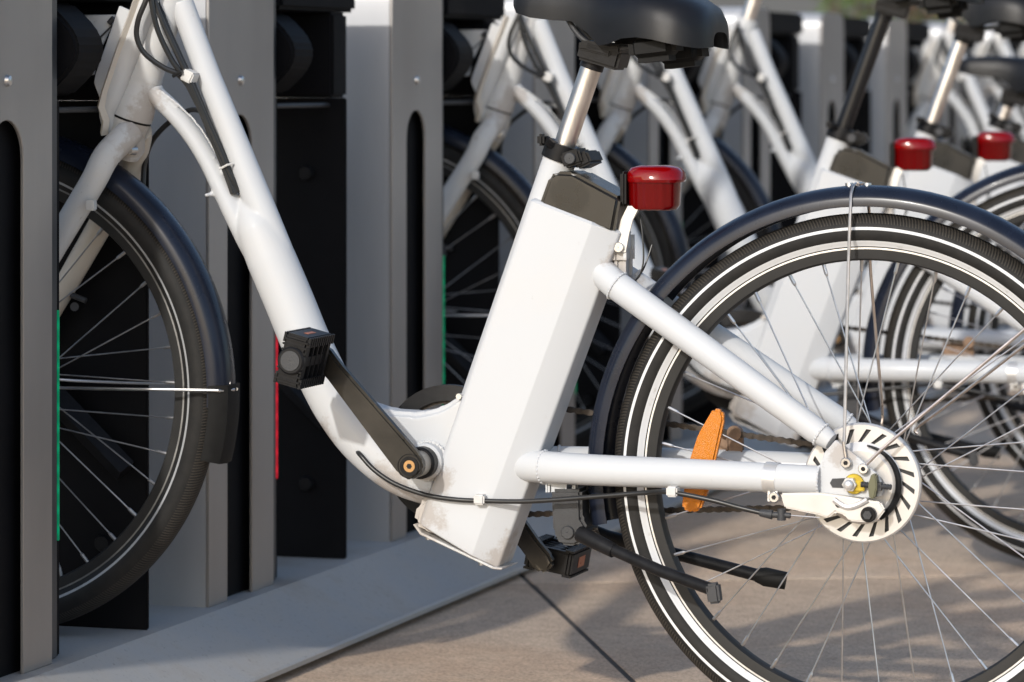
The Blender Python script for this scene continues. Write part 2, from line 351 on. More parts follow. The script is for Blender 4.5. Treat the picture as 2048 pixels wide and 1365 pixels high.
def plate_mat():
    m, nt, b = mat_nodes('plate_steel'); L = nt.links
    geo = nt.nodes.new('ShaderNodeNewGeometry'); pos = geo.outputs['Position']
    n1 = N(nt, 'ShaderNodeTexNoise', Scale=4.0, Detail=9.0, Roughness=0.7); L.new(pos, n1.inputs['Vector'])
    n2 = N(nt, 'ShaderNodeTexNoise', Scale=130.0, Detail=6.0, Roughness=0.75); L.new(pos, n2.inputs['Vector'])
    r1 = ramp(nt, [(0.40, (0.38, 0.375, 0.37)), (0.55, (0.41, 0.39, 0.365)), (0.70, (0.36, 0.315, 0.27))]); L.new(n1.outputs['Fac'], r1.inputs['Fac'])
    r2 = ramp(nt, [(0.30, (0.55, 0.52, 0.5)), (0.42, (1, 1, 1)), (0.72, (1.0, 1.0, 1.0)), (0.8, (1.3, 1.28, 1.25))]); L.new(n2.outputs['Fac'], r2.inputs['Fac'])
    a = N(nt, 'ShaderNodeMix', data_type='RGBA', blend_type='MULTIPLY'); a.inputs[0].default_value = 1; L.new(r1.outputs['Color'], a.inputs[6]); L.new(r2.outputs['Color'], a.inputs[7])
    L.new(a.outputs[2], b.inputs['Base Color']); b.inputs['Metallic'].default_value = 0.15
    mr = N(nt, 'ShaderNodeMapRange'); mr.inputs['To Min'].default_value = 0.4; mr.inputs['To Max'].default_value = 0.75; L.new(n1.outputs['Fac'], mr.inputs['Value']); L.new(mr.outputs['Result'], b.inputs['Roughness'])
    bp = N(nt, 'ShaderNodeBump', Strength=0.2, Distance=0.001); L.new(n2.outputs['Fac'], bp.inputs['Height']); L.new(bp.outputs['Normal'], b.inputs['Normal'])
    return m
M['plate'] = plate_mat()
def paving_mat():
    m, nt, b = mat_nodes('paving_stone'); L = nt.links
    geo = nt.nodes.new('ShaderNodeNewGeometry'); pos = geo.outputs['Position']
    oi = nt.nodes.new('ShaderNodeObjectInfo')
    n1 = N(nt, 'ShaderNodeTexNoise', Scale=1.6, Detail=7.0, Roughness=0.62); L.new(pos, n1.inputs['Vector'])
    n2 = N(nt, 'ShaderNodeTexNoise', Scale=170.0, Detail=8.0, Roughness=0.85); L.new(pos, n2.inputs['Vector'])
    n3 = N(nt, 'ShaderNodeTexNoise', Scale=9.0, Detail=8.0, Roughness=0.7); L.new(pos, n3.inputs['Vector'])
    n5 = N(nt, 'ShaderNodeTexNoise', Scale=38.0, Detail=5.0, Roughness=0.6); L.new(pos, n5.inputs['Vector'])
    r5 = ramp(nt, [(0.33, (0.86, 0.85, 0.84)), (0.5, (1, 1, 1)), (0.68, (1.08, 1.08, 1.07))]); L.new(n5.outputs['Fac'], r5.inputs['Fac'])
    r1 = ramp(nt, [(0.30, (0.52, 0.435, 0.36)), (0.47, (0.60, 0.505, 0.415)), (0.58, (0.585, 0.465, 0.365)), (0.75, (0.68, 0.59, 0.49))]); L.new(n1.outputs['Fac'], r1.inputs['Fac'])
    r3 = ramp(nt, [(0.3, (0.88, 0.87, 0.86)), (0.7, (1.08, 1.08, 1.07))]); L.new(n3.outputs['Fac'], r3.inputs['Fac'])
    r2 = ramp(nt, [(0.38, (0.40, 0.37, 0.35)), (0.48, (0.94, 0.93, 0.92)), (0.62, (1.3, 1.28, 1.24))]); L.new(n2.outputs['Fac'], r2.inputs['Fac'])
    a = N(nt, 'ShaderNodeMix', data_type='RGBA', blend_type='MULTIPLY'); a.inputs[0].default_value = 1; L.new(r1.outputs['Color'], a.inputs[6]); L.new(r2.outputs['Color'], a.inputs[7])
    c = N(nt, 'ShaderNodeMix', data_type='RGBA', blend_type='MULTIPLY'); c.inputs[0].default_value = 1; L.new(a.outputs[2], c.inputs[6]); L.new(r3.outputs['Color'], c.inputs[7])
    tint = ramp(nt, [(0.0, (0.92, 0.84, 0.76)), (0.5, (1.04, 0.97, 0.90)), (1.0, (1.13, 1.08, 1.0))]); L.new(oi.outputs['Random'], tint.inputs['Fac'])
    d = N(nt, 'ShaderNodeMix', data_type='RGBA', blend_type='MULTIPLY'); d.inputs[0].default_value = 1; L.new(c.outputs[2], d.inputs[6]); L.new(tint.outputs['Color'], d.inputs[7])
    e5 = N(nt, 'ShaderNodeMix', data_type='RGBA', blend_type='MULTIPLY'); e5.inputs[0].default_value = 1; L.new(d.outputs[2], e5.inputs[6]); L.new(r5.outputs['Color'], e5.inputs[7])
    L.new(e5.outputs[2], b.inputs['Base Color']); b.inputs['Roughness'].default_value = 0.78; b.inputs['Specular IOR Level'].default_value = 0.3
    bp = N(nt, 'ShaderNodeBump', Strength=0.45, Distance=0.003); L.new(n2.outputs['Fac'], bp.inputs['Height']); L.new(bp.outputs['Normal'], b.inputs['Normal'])
    return m
M['paving'] = paving_mat()
M['joint'] = simple('joint_dirt', (0.05, 0.042, 0.036), 0.9, var=0.4, scale=30)

# ------------------------------------------------------------------ ground and pavement
bm = bmesh.new()
for v in ((-400, -400), (400, -400), (400, 400), (-400, 400)): bm.verts.new((v[0], v[1], -0.02))
bm.verts.ensure_lookup_table(); bm.faces.new([bm.verts[i] for i in range(4)])
tag(new_obj('ground', bm, M['paving']), kind='structure')
GRID = R(25.5); CORNER = Vector((-0.835, 1.262, 0)); SL = 1.8
gu = Vector((math.cos(GRID), math.sin(GRID), 0)); gv = Vector((math.sin(GRID), -math.cos(GRID), 0))
pav = empty('pavement', (0, 0, 0)); tag(pav, kind='structure')
bm = bmesh.new(); box(bm, (-SL / 2 + 0.004, -SL / 2 + 0.004, -0.06), (SL / 2 - 0.004, SL / 2 - 0.004, 0), 0.001, 1)
slab0 = new_obj('paving_slab', bm, M['paving'], pav); first = True
bm = bmesh.new(); box(bm, (-9.5, -6.5, -0.019), (9.5, 17, -0.0008)); new_obj('joint_bed', bm, M['joint'], pav)
for i in range(-7, 9):
    for j in range(-9, 6):
        c = CORNER + gu * (SL * (i + 0.5)) + gv * (SL * (j + 0.5))
        if c.x > 8 or c.x < -9 or c.y < -5 or c.y > 16: continue
        o = slab0 if first else slab0.copy()
        if not first: COL.objects.link(o); o.parent = pav
        first = False
        o.location = c + Vector((0, 0, random.uniform(-0.0002, 0.0002))); o.rotation_euler = (0, 0, GRID)

# platform: flat top, ramp, lip
XF, PZ = -1.01, 0.085
bm = bmesh.new()
prof = [(-1.75, -0.05), (-1.75, PZ), (-0.988, PZ), (-0.892, 0.026), (-0.872, 0.020), (-0.869, 0.017), (-0.870, 0.010), (-0.905, 0.009), (-0.905, -0.05)]
prism(bm, prof, -4.0, 14.0)
tag(new_obj('platform', bm, M['plate'], angle=20), kind='structure')

# ------------------------------------------------------------------ docking posts
PITCH = 0.77
PY0, PY1, PTOP = -0.47, -0.22, 0.985
def arch(y0, y1, z0, z1, r, n=6):
    pts = [(y0, z0)]
    for i in range(n + 1):
        a = math.pi - math.pi / 2 * i / n; pts.append((y0 + r + r * math.cos(a), z1 - r + r * math.sin(a)))
    for i in range(n + 1):
        a = math.pi / 2 - math.pi / 2 * i / n; pts.append((y1 - r + r * math.cos(a), z1 - r + r * math.sin(a)))
    pts.append((y1, z0)); return pts
def make_dock():
    root = empty('docking_post', (XF, 0, PZ))
    def off(bm):   # built in bike space, stored relative to the root
        for v in bm.verts: v.co -= Vector((XF, 0, PZ))
        return bm
    # shell: band that follows the arch
    bm = bmesh.new(); t = 0.006
    o_ = arch(PY0, PY1, PZ, PTOP, 0.035); i_ = arch(PY0 + t, PY1 - t, PZ, PTOP - t, 0.029)
    x0, x1 = XF - 0.24, XF - 0.003
    vo = [[bm.verts.new((x, y, z)) for (y, z) in o_] for x in (x0, x1)]; vi = [[bm.verts.new((x, y, z)) for (y, z) in i_] for x in (x0, x1)]
    for k in range(len(o_) - 1):
        bm.faces.new((vo[0][k], vo[0][k + 1], vo[1][k + 1], vo[1][k])); bm.faces.new((vi[0][k], vi[1][k], vi[1][k + 1], vi[0][k + 1]))
        for s in (0, 1): bm.faces.new((vo[s][k], vo[s][k + 1], vi[s][k + 1], vi[s][k]))
    new_obj('post_shell', off(bm), M['post_side'], root)
    # face plate with the long slot, open at the foot
    w = PY1 - PY0; s0, s1, sz = PY0 + 0.28 * w, PY0 + 0.66 * w, 0.775; r = (s1 - s0) / 2
    poly = arch(PY0 + 0.001, PY1 - 0.001, PZ, PTOP - 0.001, 0.034)
    arc = [(s0 + r - r * math.cos(math.pi * k / 12), sz - r + r * math.sin(math.pi * k / 12)) for k in range(13)]
    inner = [(s1, PZ)] + arc[::-1] + [(s0, PZ)]
    b2 = bmesh.new()
    loop = [b2.verts.new((XF - 0.003, y, z)) for (y, z) in poly + inner]
    es = [b2.edges.new((loop[k], loop[(k + 1) % len(loop)])) for k in range(len(loop))]
    bmesh.ops.triangle_fill(b2, edges=es, use_beauty=True)
    ret = bmesh.ops.extrude_face_region(b2, geom=b2.faces[:])
    for v in ret['geom']:
        if isinstance(v, bmesh.types.BMVert): v.co.x += 0.005
    bmesh.ops.recalc_face_normals(b2, faces=b2.faces)
    fp = new_obj('face_plate', off(b2), M['post'], root, angle=30)
    bv = fp.modifiers.new('edge', 'BEVEL'); bv.width = 0.0016; bv.segments = 2; bv.limit_method = 'ANGLE'; bv.angle_limit = R(60)
    bm = bmesh.new(); box(bm, (XF - 0.022, PY0 + 0.007, PZ), (XF - 0.014, PY1 - 0.007, 0.8))  # black sheet painting the dark hollow of the post behind the slot
    new_obj('slot_shade_sheet', off(bm), M['dock_black'], root)
    bm = bmesh.new(); c = P(482, 170, 0.30 + 0.12)
    tube(bm, [(XF + 0.002, PY0 + 0.47 * w, 0.824), (XF + 0.0065, PY0 + 0.47 * w, 0.824)], [0.0075, 0.0062], 16)
    tube(bm, [(XF + 0.0065, PY0 + 0.47 * w, 0.824), (XF + 0.008, PY0 + 0.47 * w, 0.824)], [0.0062, 0.003], 16)
    new_obj('screw', off(bm), M['steel'], root)
    # dark edge profile beside the wheel channel and its light strip
    bm = bmesh.new(); box(bm, (XF - 0.09, PY1 + 0.0005, PZ), (XF - 0.012, PY1 + 0.046, 0.985), 0.002)
    new_obj('edge_profile', off(bm), M['post_edge'], root)
    bm = bmesh.new(); box(bm, (XF - 0.09, PY1 + 0.0465, PZ), (XF - 0.018, PY1 + 0.066, 0.80), 0.002)
    new_obj('channel_liner', off(bm), M['dock_black'], root)
    bm = bmesh.new(); box(bm, (XF - 0.020, PY1 + 0.0468, 0.235), (XF - 0.0108, PY1 + 0.0498, 0.53), 0.0006)
    new_obj('light_strip', off(bm), M['led_green'], root)
    # black wheel guide on the far side of the channel
    bm = bmesh.new(); box(bm, (XF - 0.30, 0.078, PZ), (XF + 0.004, 0.086, 0.7968), 0.002)
    new_obj('wheel_guide', off(bm), M['dock_black'], root)
    # lock housing: hood, cheeks and the rounded jaw
    bm = bmesh.new()
    box(bm, (XF - 0.20, PY1 + 0.067, 0.93), (XF - 0.012, 0.17, 0.98), 0.006)  # hood raised and extended to shade the next post's side
    box(bm, (XF - 0.20, 0.065, 0.797), (XF - 0.012, 0.13, 0.929), 0.005)
    box(bm, (XF - 0.20, PY1 + 0.067, 0.797), (XF - 0.15, 0.064, 0.929), 0.003)
    new_obj('lock_housing', off(bm), M['dock_black'], root)
    bm = bmesh.new()
    jaw = [(XF - 0.145, 0.80)] + [(XF - 0.03 + 0.045 * math.sin(math.pi * k / 12), 0.805 + 0.12 * k / 12) for k in range(13)] + [(XF - 0.145, 0.925)]
    prism(bm, jaw, -0.17, -0.085, 0.008, 3)
    new_obj('lock_jaw', off(bm), M['dock_black'], root)
    bm = bmesh.new(); tube(bm, [(XF - 0.025, -0.17, 0.786), (XF - 0.025, 0.078, 0.786)], 0.004, 8)
    new_obj('cross_rod', off(bm), M['iron'], root)
    for z in (0.20, 0.68):
        bm = bmesh.new(); tube(bm, [(XF - 0.06, 0.0785, z), (XF - 0.06, 0.070, z)], [0.013, 0.010], 14); new_obj('bolt', off(bm), M['black_plastic'], root)
    # dark diagonal rail inside the channel
    bm = bmesh.new(); tube(bm, [(XF - 0.02, 0.06, 0.30), (XF - 0.18, 0.06, 0.45)], 0.018, 4)
    new_obj('guide_rail', off(bm), M['black_plastic'], root)
    return root
DOCK_TEXT = {
    0: 'nearest grey docking post at the left edge, holding the large white bicycle',
    1: 'empty grey docking post with a red light strip, second from the left',
    2: 'grey docking post with a green light strip, right of the empty one',
    3: 'grey docking post behind the silver seat post, fourth in the row',
    4: 'grey docking post behind the black saddle, fifth in the row',
    5: 'grey docking post with no bicycle, behind the fourth parked bicycle',
    6: 'sunlit-topped grey docking post standing alone left of the black seat post',
    7: 'sunlit-topped grey docking post right of the black seat post',
    8: 'blurred grey docking post left of the second silver seat post',
    9: 'blurred grey docking post behind the second silver seat post',
    10: 'small blurred grey docking post under the far saddles, third from the end',
    11: 'small blurred grey docking post at the right, next to last',
    12: 'farthest grey docking post at the end of the row',
}
dock = make_dock()
docks = {}
for k in range(0, 13):
    d = dock if k == 0 else copy_tree(dock)
    d.location = (XF, k * PITCH, PZ)
    tag(d, DOCK_TEXT[k], 'docking post', 'docking posts in the row')
    docks[k] = d
    for ch in d.children:
        if ch.name.startswith('light_strip') and k in (1, 5, 6):
            ch.data = ch.data.copy(); ch.data.materials[0] = M['led_red']

# ------------------------------------------------------------------ bicycle (built round the nearest one, rear tyre on the origin)
AX = Vector((0, 0, 0.33)); AXF = Vector((-1.2018, 0, 0.414))
BB = P(822, 932, -0.10); BB.y = 0
def build_bike():
    root = empty('bicycle', (0, 0, 0))
    W = M['white']; WW = M['white_worn']
    # ---------------- frame
    bm = bmesh.new()
    path = [P(484, 394), P(491, 410), P(500, 428), P(514, 455), P(543, 520), P(578, 602), P(612, 685), P(648, 760), P(680, 818), P(730, 882), P(800, 938), P(880, 966)]
    tube(bm, path, [0.003, 0.013, 0.021, 0.029, 0.0325, 0.0325, 0.0325, 0.0325, 0.0325, 0.033, 0.033, 0.033], 28, smooth=6)
    tube(bm, [P(362, 5), P(378, 48), P(417, 152), P(461, 262), P(500, 362), P(525, 424), P(556, 500), P(581, 560)], [0.0165, 0.0165, 0.0165, 0.0175, 0.019, 0.0195, 0.0195, 0.017], 20, smooth=4)
    tube(bm, [P(288, 182), P(306, 188), P(347, 224), P(386, 271), P(418, 321), P(442, 368), P(467, 420), P(494, 478), P(520, 535)], [0.015, 0.0135, 0.013, 0.013, 0.0135, 0.0145, 0.0152, 0.0145, 0.012], 18, smooth=5, ry=1.25)
    tube(bm, [P(318, 180, -0.012), P(357, 210, -0.012), P(398, 253, -0.012), P(431, 306, -0.012), P(450, 348, -0.012)], 0.0022, 8, smooth=4)
    tube(bm, [P(430, 388, -0.005), P(410, 391, -0.02)], [0.004, 0.0028], 8); weld(bm, P(310, 190), P(347, 224) - P(306, 188), 0.0145, 0.0022)
    poly = [XZ(*p) for p in ((676, 770), (715, 792), (746, 806), (787, 819), (849, 823), (890, 813), (912, 800), (955, 770), (905, 960), (800, 950), (720, 870), (660, 790))]
    prism(bm, poly, -0.022, 0.022, 0.006, 2)
    frame = fuse(new_obj('frame', bm, W, root))
    # head tube
    bm = bmesh.new()
    ha, hb_ = P(264, 236), P(322, 52); ax = (hb_ - ha).normalized()
    tube(bm, [ha, ha + ax * 0.012, ha + ax * 0.03, ha + ax * 0.05, hb_ + ax * 0.06], [0.0275, 0.0275, 0.026, 0.0235, 0.0235], 28)
    tube(bm, [ha + ax * 0.0535, ha + ax * 0.0585], [0.0242, 0.0242], 28)
    new_obj('head_tube', bm, WW, frame)
    bm = bmesh.new(); tube(bm, [ha - ax * 0.003, ha + ax * 0.0005], 0.0268, 28)
    new_obj('headset_seal', bm, M['black_rubber'], frame)
    bm = bmesh.new(); disc(bm, (BB.x, BB.z), -0.052, 0.052, 0.0235, 32, 0.003)
    weld(bm, (BB.x, -0.034, BB.z), (0, 1, 0), 0.0245, 0.003); new_obj('bottom_bracket_shell', bm, WW, frame)
    # seat tube
    st0, st1 = P(894, 975), P(1122, 312); sax = (st1 - st0).normalized()
    bm = bmesh.new(); tube(bm, [st0 + sax * 0.04, st1], 0.0215, 28)
    new_obj('seat_tube', bm, W, frame)
    # battery case: rounded box swept along the seat tube
    u = Vector((sax.z, 0, -sax.x)); u = u if u.x > 0 else -u
    def ring(bm, c, f0, f1, hb, rf, rr_, tilt=0.0):
        pts = []
        ch, cw = 0.036, 0.019           # rear corners are cut back
        def arc(cx, cy, r, a0, a1):
            for k in range(5):
                a_ = R(a0 + (a1 - a0) * k / 4); pts.append((cx + r * math.cos(a_), cy + r * math.sin(a_)))
        q = 0.006; al = math.degrees(math.atan2(ch, cw))
        arc(f1 - q, hb - cw, q, 0, al); arc(f1 - ch, hb - q, q, al, 90)
        arc(f0 + rf, hb - rf, rf, 90, 180); arc(f0 + rf, -hb + rf, rf, 180, 270)
        arc(f1 - ch, -hb + q, q, 270, 360 - al); arc(f1 - q, -hb + cw, q, 360 - al, 360)
        return [bm.verts.new(c + u * x - sax * (tilt * (x - 0.05)) + Vector((0, y, 0))) for x, y in pts]
    bm = bmesh.new()
    top_mid = P(1140, 428, -0.043); tlen = (top_mid - st0).dot(sax)
    blen = (P(930, 1104, -0.043) - st0).dot(sax)
    rings = []
    for t, sc in ((blen, -0.004), (blen + 0.002, -0.001), (blen + 0.006, 0.0), (blen * 0.5, 0), (tlen - 0.003, 0), (tlen, -0.003)):
        rings.append(ring(bm, st0 + sax * t, -0.010 - sc, (0.107 if t < 0 else 0.114) + sc, 0.043 + sc, 0.010, 0.017, 0.15 if t < 0 else 0.0))
    for p, q in zip(rings, rings[1:]):
        for k in range(len(p)): bm.faces.new((p[k], p[(k + 1) % len(p)], q[(k + 1) % len(p)], q[k]))
    bm.faces.new(rings[0][::-1]); bm.faces.new(rings[-1])
    case = new_obj('battery_case', bm, W, root)
    bm = bmesh.new()
    prism(bm, [XZ(*p, -0.035) for p in ((824, 1048), (832, 1008), (862, 985), (905, 960), (925, 1085), (842, 1062))], -0.036, 0.036, 0.009, 3)
    new_obj('case_foot', bm, WW, case)
    bm = bmesh.new()
    prism(bm, [XZ(*p, -0.04) for p in ((822, 1050), (828, 1051), (840, 1067), (985, 1136), (1002, 1138), (1000, 1142), (982, 1140), (836, 1071))], -0.034, 0.032, 0.001, 1)
    new_obj('bottom_cover', bm, WW, case)
    for px, py in ((856, 1080), (962, 1131)):
        bm = bmesh.new(); p = P(px, py, -0.03); tube(bm, [p, p + Vector((0, 0, 0.006))], 0.0035, 8); new_obj('screw', bm, M['steel'], case)
    bm = bmesh.new(); p = P(919, 793, -0.022); tube(bm, [p + Vector((0, -0.004, 0)), p + Vector((0, 0.004, 0))], 0.0038, 10); new_obj('bolt', bm, M['steel'], case)
    # battery top
    bm = bmesh.new()
    prism(bm, [XZ(*p, -0.038) for p in ((1076, 412), (1097, 353), (1110, 343), (1146, 345), (1240, 396), (1226, 470))], -0.038, 0.038, 0.006, 3)
    bat = new_obj('battery', bm, M['battery'], root)
    # stays
    for s in (-1, 1):
        bm = bmesh.new()
        q0, q1 = P(1226, 566, -0.033), P(1662, 884, -0.072)
        q0.y *= -s; q1.y *= -s
        q00 = q0 - (q1 - q0) * 0.10; q00.y = -s * -0.008
        tube(bm, [q00, q0, q0 + (q1 - q0) * 0.5, q0 + (q1 - q0) * 0.93, q1], [0.019, 0.0185, 0.0175, 0.016, 0.011], 22)
        weld(bm, q0 + (q1 - q0) * 0.02, q1 - q0, 0.0190, 0.0018); weld(bm, q0 + (q1 - q0) * 0.955, q1 - q0, 0.0145, 0.002, 20)
        new_obj('seat_stay', bm, W, frame)
        bm = bmesh.new()
        c = [P(1015, 929, -0.002), P(1080, 934, -0.030), P(1200, 941, -0.050), P(1400, 949, -0.064), P(1560, 957, -0.071), P(1640, 961, -0.072)]
        for p in c: p.y *= -s
        tube(bm, c, [0.020, 0.0203, 0.0195, 0.0185, 0.018, 0.0175], 22, smooth=4)
        weld(bm, c[1] + (c[2] - c[1]) * 0.08, c[2] - c[1], 0.0205, 0.002); weld(bm, c[-1], c[-1] - c[-2], 0.0172, 0.002, 22)
        new_obj('chain_stay', bm, W, frame)
        bm = bmesh.new()
        poly = [XZ(*p, -0.074) for p in ((1606, 942), (1640, 932), (1650, 905), (1672, 880), (1690, 893), (1718, 915), (1757, 950), (1768, 975), (1764, 992), (1735, 997), (1640, 986), (1606, 982))]
        prism(bm, poly, -s * 0.0705, -s * 0.0775, 0.001, 1)
        new_obj('dropout', bm, W, frame)
    bm = bmesh.new()   # bridge lug under the chainstays
    box(bm, P(1095, 965, -0.03), P(1158, 973, 0.03), 0.002); box(bm, P(1100, 972, -0.03), P(1107, 982, -0.02), 0.001); box(bm, P(1146, 972, -0.03), P(1154, 982, -0.02), 0.001)
    new_obj('lug', bm, W, frame)
    # ---------------- brake at the rear hub
    bm = bmesh.new(); yd = -0.052; rings = []; S = 20; sub = 10
    def drum_pt(r, a, y): return bm.verts.new((AX.x + r * math.cos(a), y, AX.z + r * math.sin(a)))
    rad = [0.0005, 0.040, 0.0455, 0.0505, 0.0665, 0.0715, 0.0735, 0.0735]; yy = [yd - 0.006, yd - 0.006, yd - 0.003, yd, yd, yd, yd + 0.002, yd + 0.009]
    n = S * sub
    for r, y in zip(rad, yy):
        tw = -(r - 0.05) * 11.0 if 0.0500 < r < 0.0700 else 0.0
        rings.append([drum_pt(r, 2 * math.pi * k / n + tw, y) for k in range(n)])
    for i in range(len(rings) - 1):
        for k in range(n):
            if i == 3 and k % sub in (0, 1, 2): continue
            bm.faces.new((rings[i][k], rings[i][(k + 1) % n], rings[i + 1][(k + 1) % n], rings[i + 1][k]))
    drum = new_obj('brake_drum', bm, M['drum'], root, angle=25)
    bm = bmesh.new(); disc(bm, (AX.x, AX.z), yd + 0.0045, yd + 0.02, 0.0715, 48); new_obj('drum_back', bm, M['iron'], drum)
    bm = bmesh.new()   # dark spring band round the inner cover
    arcpts = [Vector((AX.x + 0.0475 * math.cos(R(a)), yd - 0.0065, AX.z + 0.0475 * math.sin(R(a)))) for a in range(80, -61, -7)]
    tube(bm, arcpts, [0.0012, 0.0035, 0.0042, 0.0035], 8); new_obj('spring_band', bm, M['black_plastic'], drum)
    bm = bmesh.new()   # reaction arm
    poly = [XZ(*p, -0.082) for p in ((1562, 986), (1640, 985), (1690, 992), (1735, 1000), (1762, 1003), (1772, 1020), (1755, 1042), (1735, 1045), (1700, 1042), (1690, 1030), (1672, 1024), (1658, 1036), (1640, 1030), (1570, 1016))]
    prism(bm, poly, -0.0865, -0.0785, 0.002, 2)
    tube(bm, [P(1668, 1000, -0.087), P(1690, 1014, -0.087), P(1712, 1012, -0.087), P(1735, 1000, -0.087)], 0.0038, 8, smooth=4)
    arm = new_obj('brake_arm', bm, M['drum'], drum)
    bm = bmesh.new(); p = P(1738, 1029, -0.088)
    disc(bm, (p.x, p.z), -0.094, -0.086, 0.0095, 24, 0.001); new_obj('pivot', bm, M['black_plastic'], drum)
    bm = bmesh.new(); disc(bm, (p.x, p.z), -0.099, -0.0942, 0.0055, 6); new_obj('nut', bm, M['iron'], drum)
    bm = bmesh.new(); p = P(1677, 1009, -0.087); disc(bm, (p.x, p.z), -0.0805, -0.0866, 0.0045, 18); new_obj('arm_hole_shade', bm, M['hole_shade'], drum)
    # axle nut, washer, chain tensioner
    ac = XZ(1700, 969, -0.085)
    bm = bmesh.new(); disc(bm, (ac[0] + 0.004, ac[1]), -0.0815, -0.078, 0.0125, 28, 0.0006); box(bm, (ac[0] + 0.002, -0.086, ac[1] - 0.008), (ac[0] + 0.018, -0.080, ac[1] + 0.004), 0.001)
    new_obj('washer', bm, M['yellow'], drum)
    bm = bmesh.new(); disc(bm, ac, -0.091, -0.0818, 0.0092, 6, 0.0008); ball(bm, (ac[0], -0.093, ac[1]), 0.0068, 1, 0.8, 1); new_obj('axle_nut', bm, M['polish'], drum)
    bm = bmesh.new(); poly = [XZ(*p, -0.08) for p in ((1664, 958), (1690, 957), (1690, 977), (1664, 976), (1659, 967))]
    prism(bm, poly, -0.0782, -0.0776, 0); new_obj('slot', bm, M['iron'], drum)
    bm = bmesh.new(); poly = [XZ(*p, -0.08) for p in ((1747, 946), (1756, 948), (1759, 972), (1753, 996), (1743, 995), (1740, 970))]
    prism(bm, poly, -0.094, -0.0785, 0.0015, 2); new_obj('tensioner_plate', bm, M['olive'], drum)
    bm = bmesh.new()
    for i in range(12):
        p0 = P(1722, 969, -0.086).lerp(P(1783, 975, -0.086), i / 12); p1 = P(1722, 969, -0.086).lerp(P(1783, 975, -0.086), (i + 1) / 12)
        tube(bm, [p0, p0.lerp(p1, 0.5), p1], [0.0031, 0.0038, 0.0031], 10)
    box(bm, P(1757, 967, -0.089), P(1763, 980, -0.083), 0.001); new_obj('tensioner_screw', bm, M['iron'], drum)
    bm = bmesh.new()   # band clip on the chain stay
    c0, c1 = P(1532, 955, -0.0695), P(1557, 957, -0.0705)
    tube(bm, [c0, c1], 0.0192, 26); box(bm, P(1541, 975, -0.078), P(1556, 996, -0.064), 0.003)
    clip = new_obj('band_clip', bm, M['polish'], root)
    bm = bmesh.new(); p = P(1548, 995, -0.085); disc(bm, (p.x, p.z), -0.0865, -0.079, 0.0068, 20, 0.001); new_obj('bolt', bm, M['steel'], clip)
    bm = bmesh.new(); disc(bm, (p.x, p.z), -0.0872, -0.0866, 0.003, 6); new_obj('bolt_recess_shade', bm, M['hole_shade'], clip)
    # brake cable
    bm = bmesh.new()
    cab = [P(716, 905, -0.030), P(722, 912, -0.037), P(748, 940, -0.040), P(790, 968, -0.044), P(850, 990, -0.048), P(905, 999, -0.050), P(960, 1002, -0.050), P(1060, 1003, -0.054), P(1200, 993, -0.062), P(1290, 986, -0.070), P(1340, 985, -0.086), P(1420, 1000, -0.088), P(1480, 1016, -0.088), P(1530, 1028, -0.088)]
    tube(bm, cab, 0.0031, 10, smooth=5)
    cable = new_obj('brake_cable', bm, M['cable'], root)
    for px, py, y in ((960, 1001, -0.050), (1345, 985, -0.086)):
        bm = bmesh.new(); p = P(px, py, y); box(bm, p + Vector((-0.007, -0.006, -0.0055)), p + Vector((0.007, 0.018 if y > -0.06 else 0.012, 0.0075)), 0.002, 2); new_obj('cable_clip', bm, M['clip'], cable)
    bm = bmesh.new()
    tube(bm, [P(1520, 1026, -0.088), P(1545, 1030, -0.088)], [0.0045, 0.006], 12); tube(bm, [P(1545, 1030, -0.088), P(1560, 1030, -0.088)], 0.004, 10)
    tube(bm, [P(1563, 1018, -0.088), P(1563, 1041, -0.088)], 0.0055, 12); tube(bm, [P(1566, 1030, -0.088), P(1581, 1032, -0.088)], 0.0035, 10)
    new_obj('barrel_adjuster', bm, M['iron'], cable)
    bm = bmesh.new(); tube(bm, [P(1575, 1031, -0.088), P(1640, 1036, -0.086)], 0.0009, 6); new_obj('inner_wire', bm, M['steel'], cable)
    # ---------------- wheels
    for nm, A, tm in (('rear_wheel', AX, M['tyre_rear']), ('front_wheel', AXF, M['tyre_front'])):
        bm = bmesh.new()
        prof = [(0.2712, -0.006), (0.2712, 0.006), (0.2735, 0.0115), (0.2842, 0.0125), (0.2872, 0.0125), (0.2872, 0.0095), (0.279, 0.0085), (0.279, -0.0085), (0.2872, -0.0095), (0.2872, -0.0125), (0.2842, -0.0125), (0.2735, -0.0115)]
        lathe(bm, prof, (0, 0), 160); wheel = new_obj(nm, bm, M['rim'], root, loc=A)
        bm = bmesh.new(); r0, rc, w = 0.3075, 0.0225, 0.0225
        prof = [(0.2855, -0.0092), (0.2868, -0.0128)]
        for k in range(25):
            a = R(-142 + 284 * k / 24); prof.append((r0 + rc * math.cos(a), w * math.sin(a)))
        prof += [(0.2868, 0.0128), (0.2855, 0.0092)]
        prof = [(r, y) for r, y in prof]
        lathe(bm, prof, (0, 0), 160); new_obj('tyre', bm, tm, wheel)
        bm = bmesh.new()   # polished brake track
        for s in (-1, 1): lathe(bm, [(0.2855, s * 0.0124), (0.2879, s * 0.0124), (0.2879, s * 0.0131), (0.2855, s * 0.0131)], (0, 0), 120)
        new_obj('rim_edge', bm, M['polish'] if nm == 'rear_wheel' else M['steel_shaded'], wheel)
        bm = bmesh.new()
        lathe(bm, [(0.0005, -0.045), (0.006, -0.045), (0.006, -0.034), (0.031, -0.034), (0.031, -0.029), (0.018, -0.026), (0.018, 0.026), (0.031, 0.029), (0.031, 0.034), (0.006, 0.034), (0.006, 0.06), (0.0005, 0.06)], (0, 0), 40)
        new_obj('hub', bm, M['polish'], wheel)
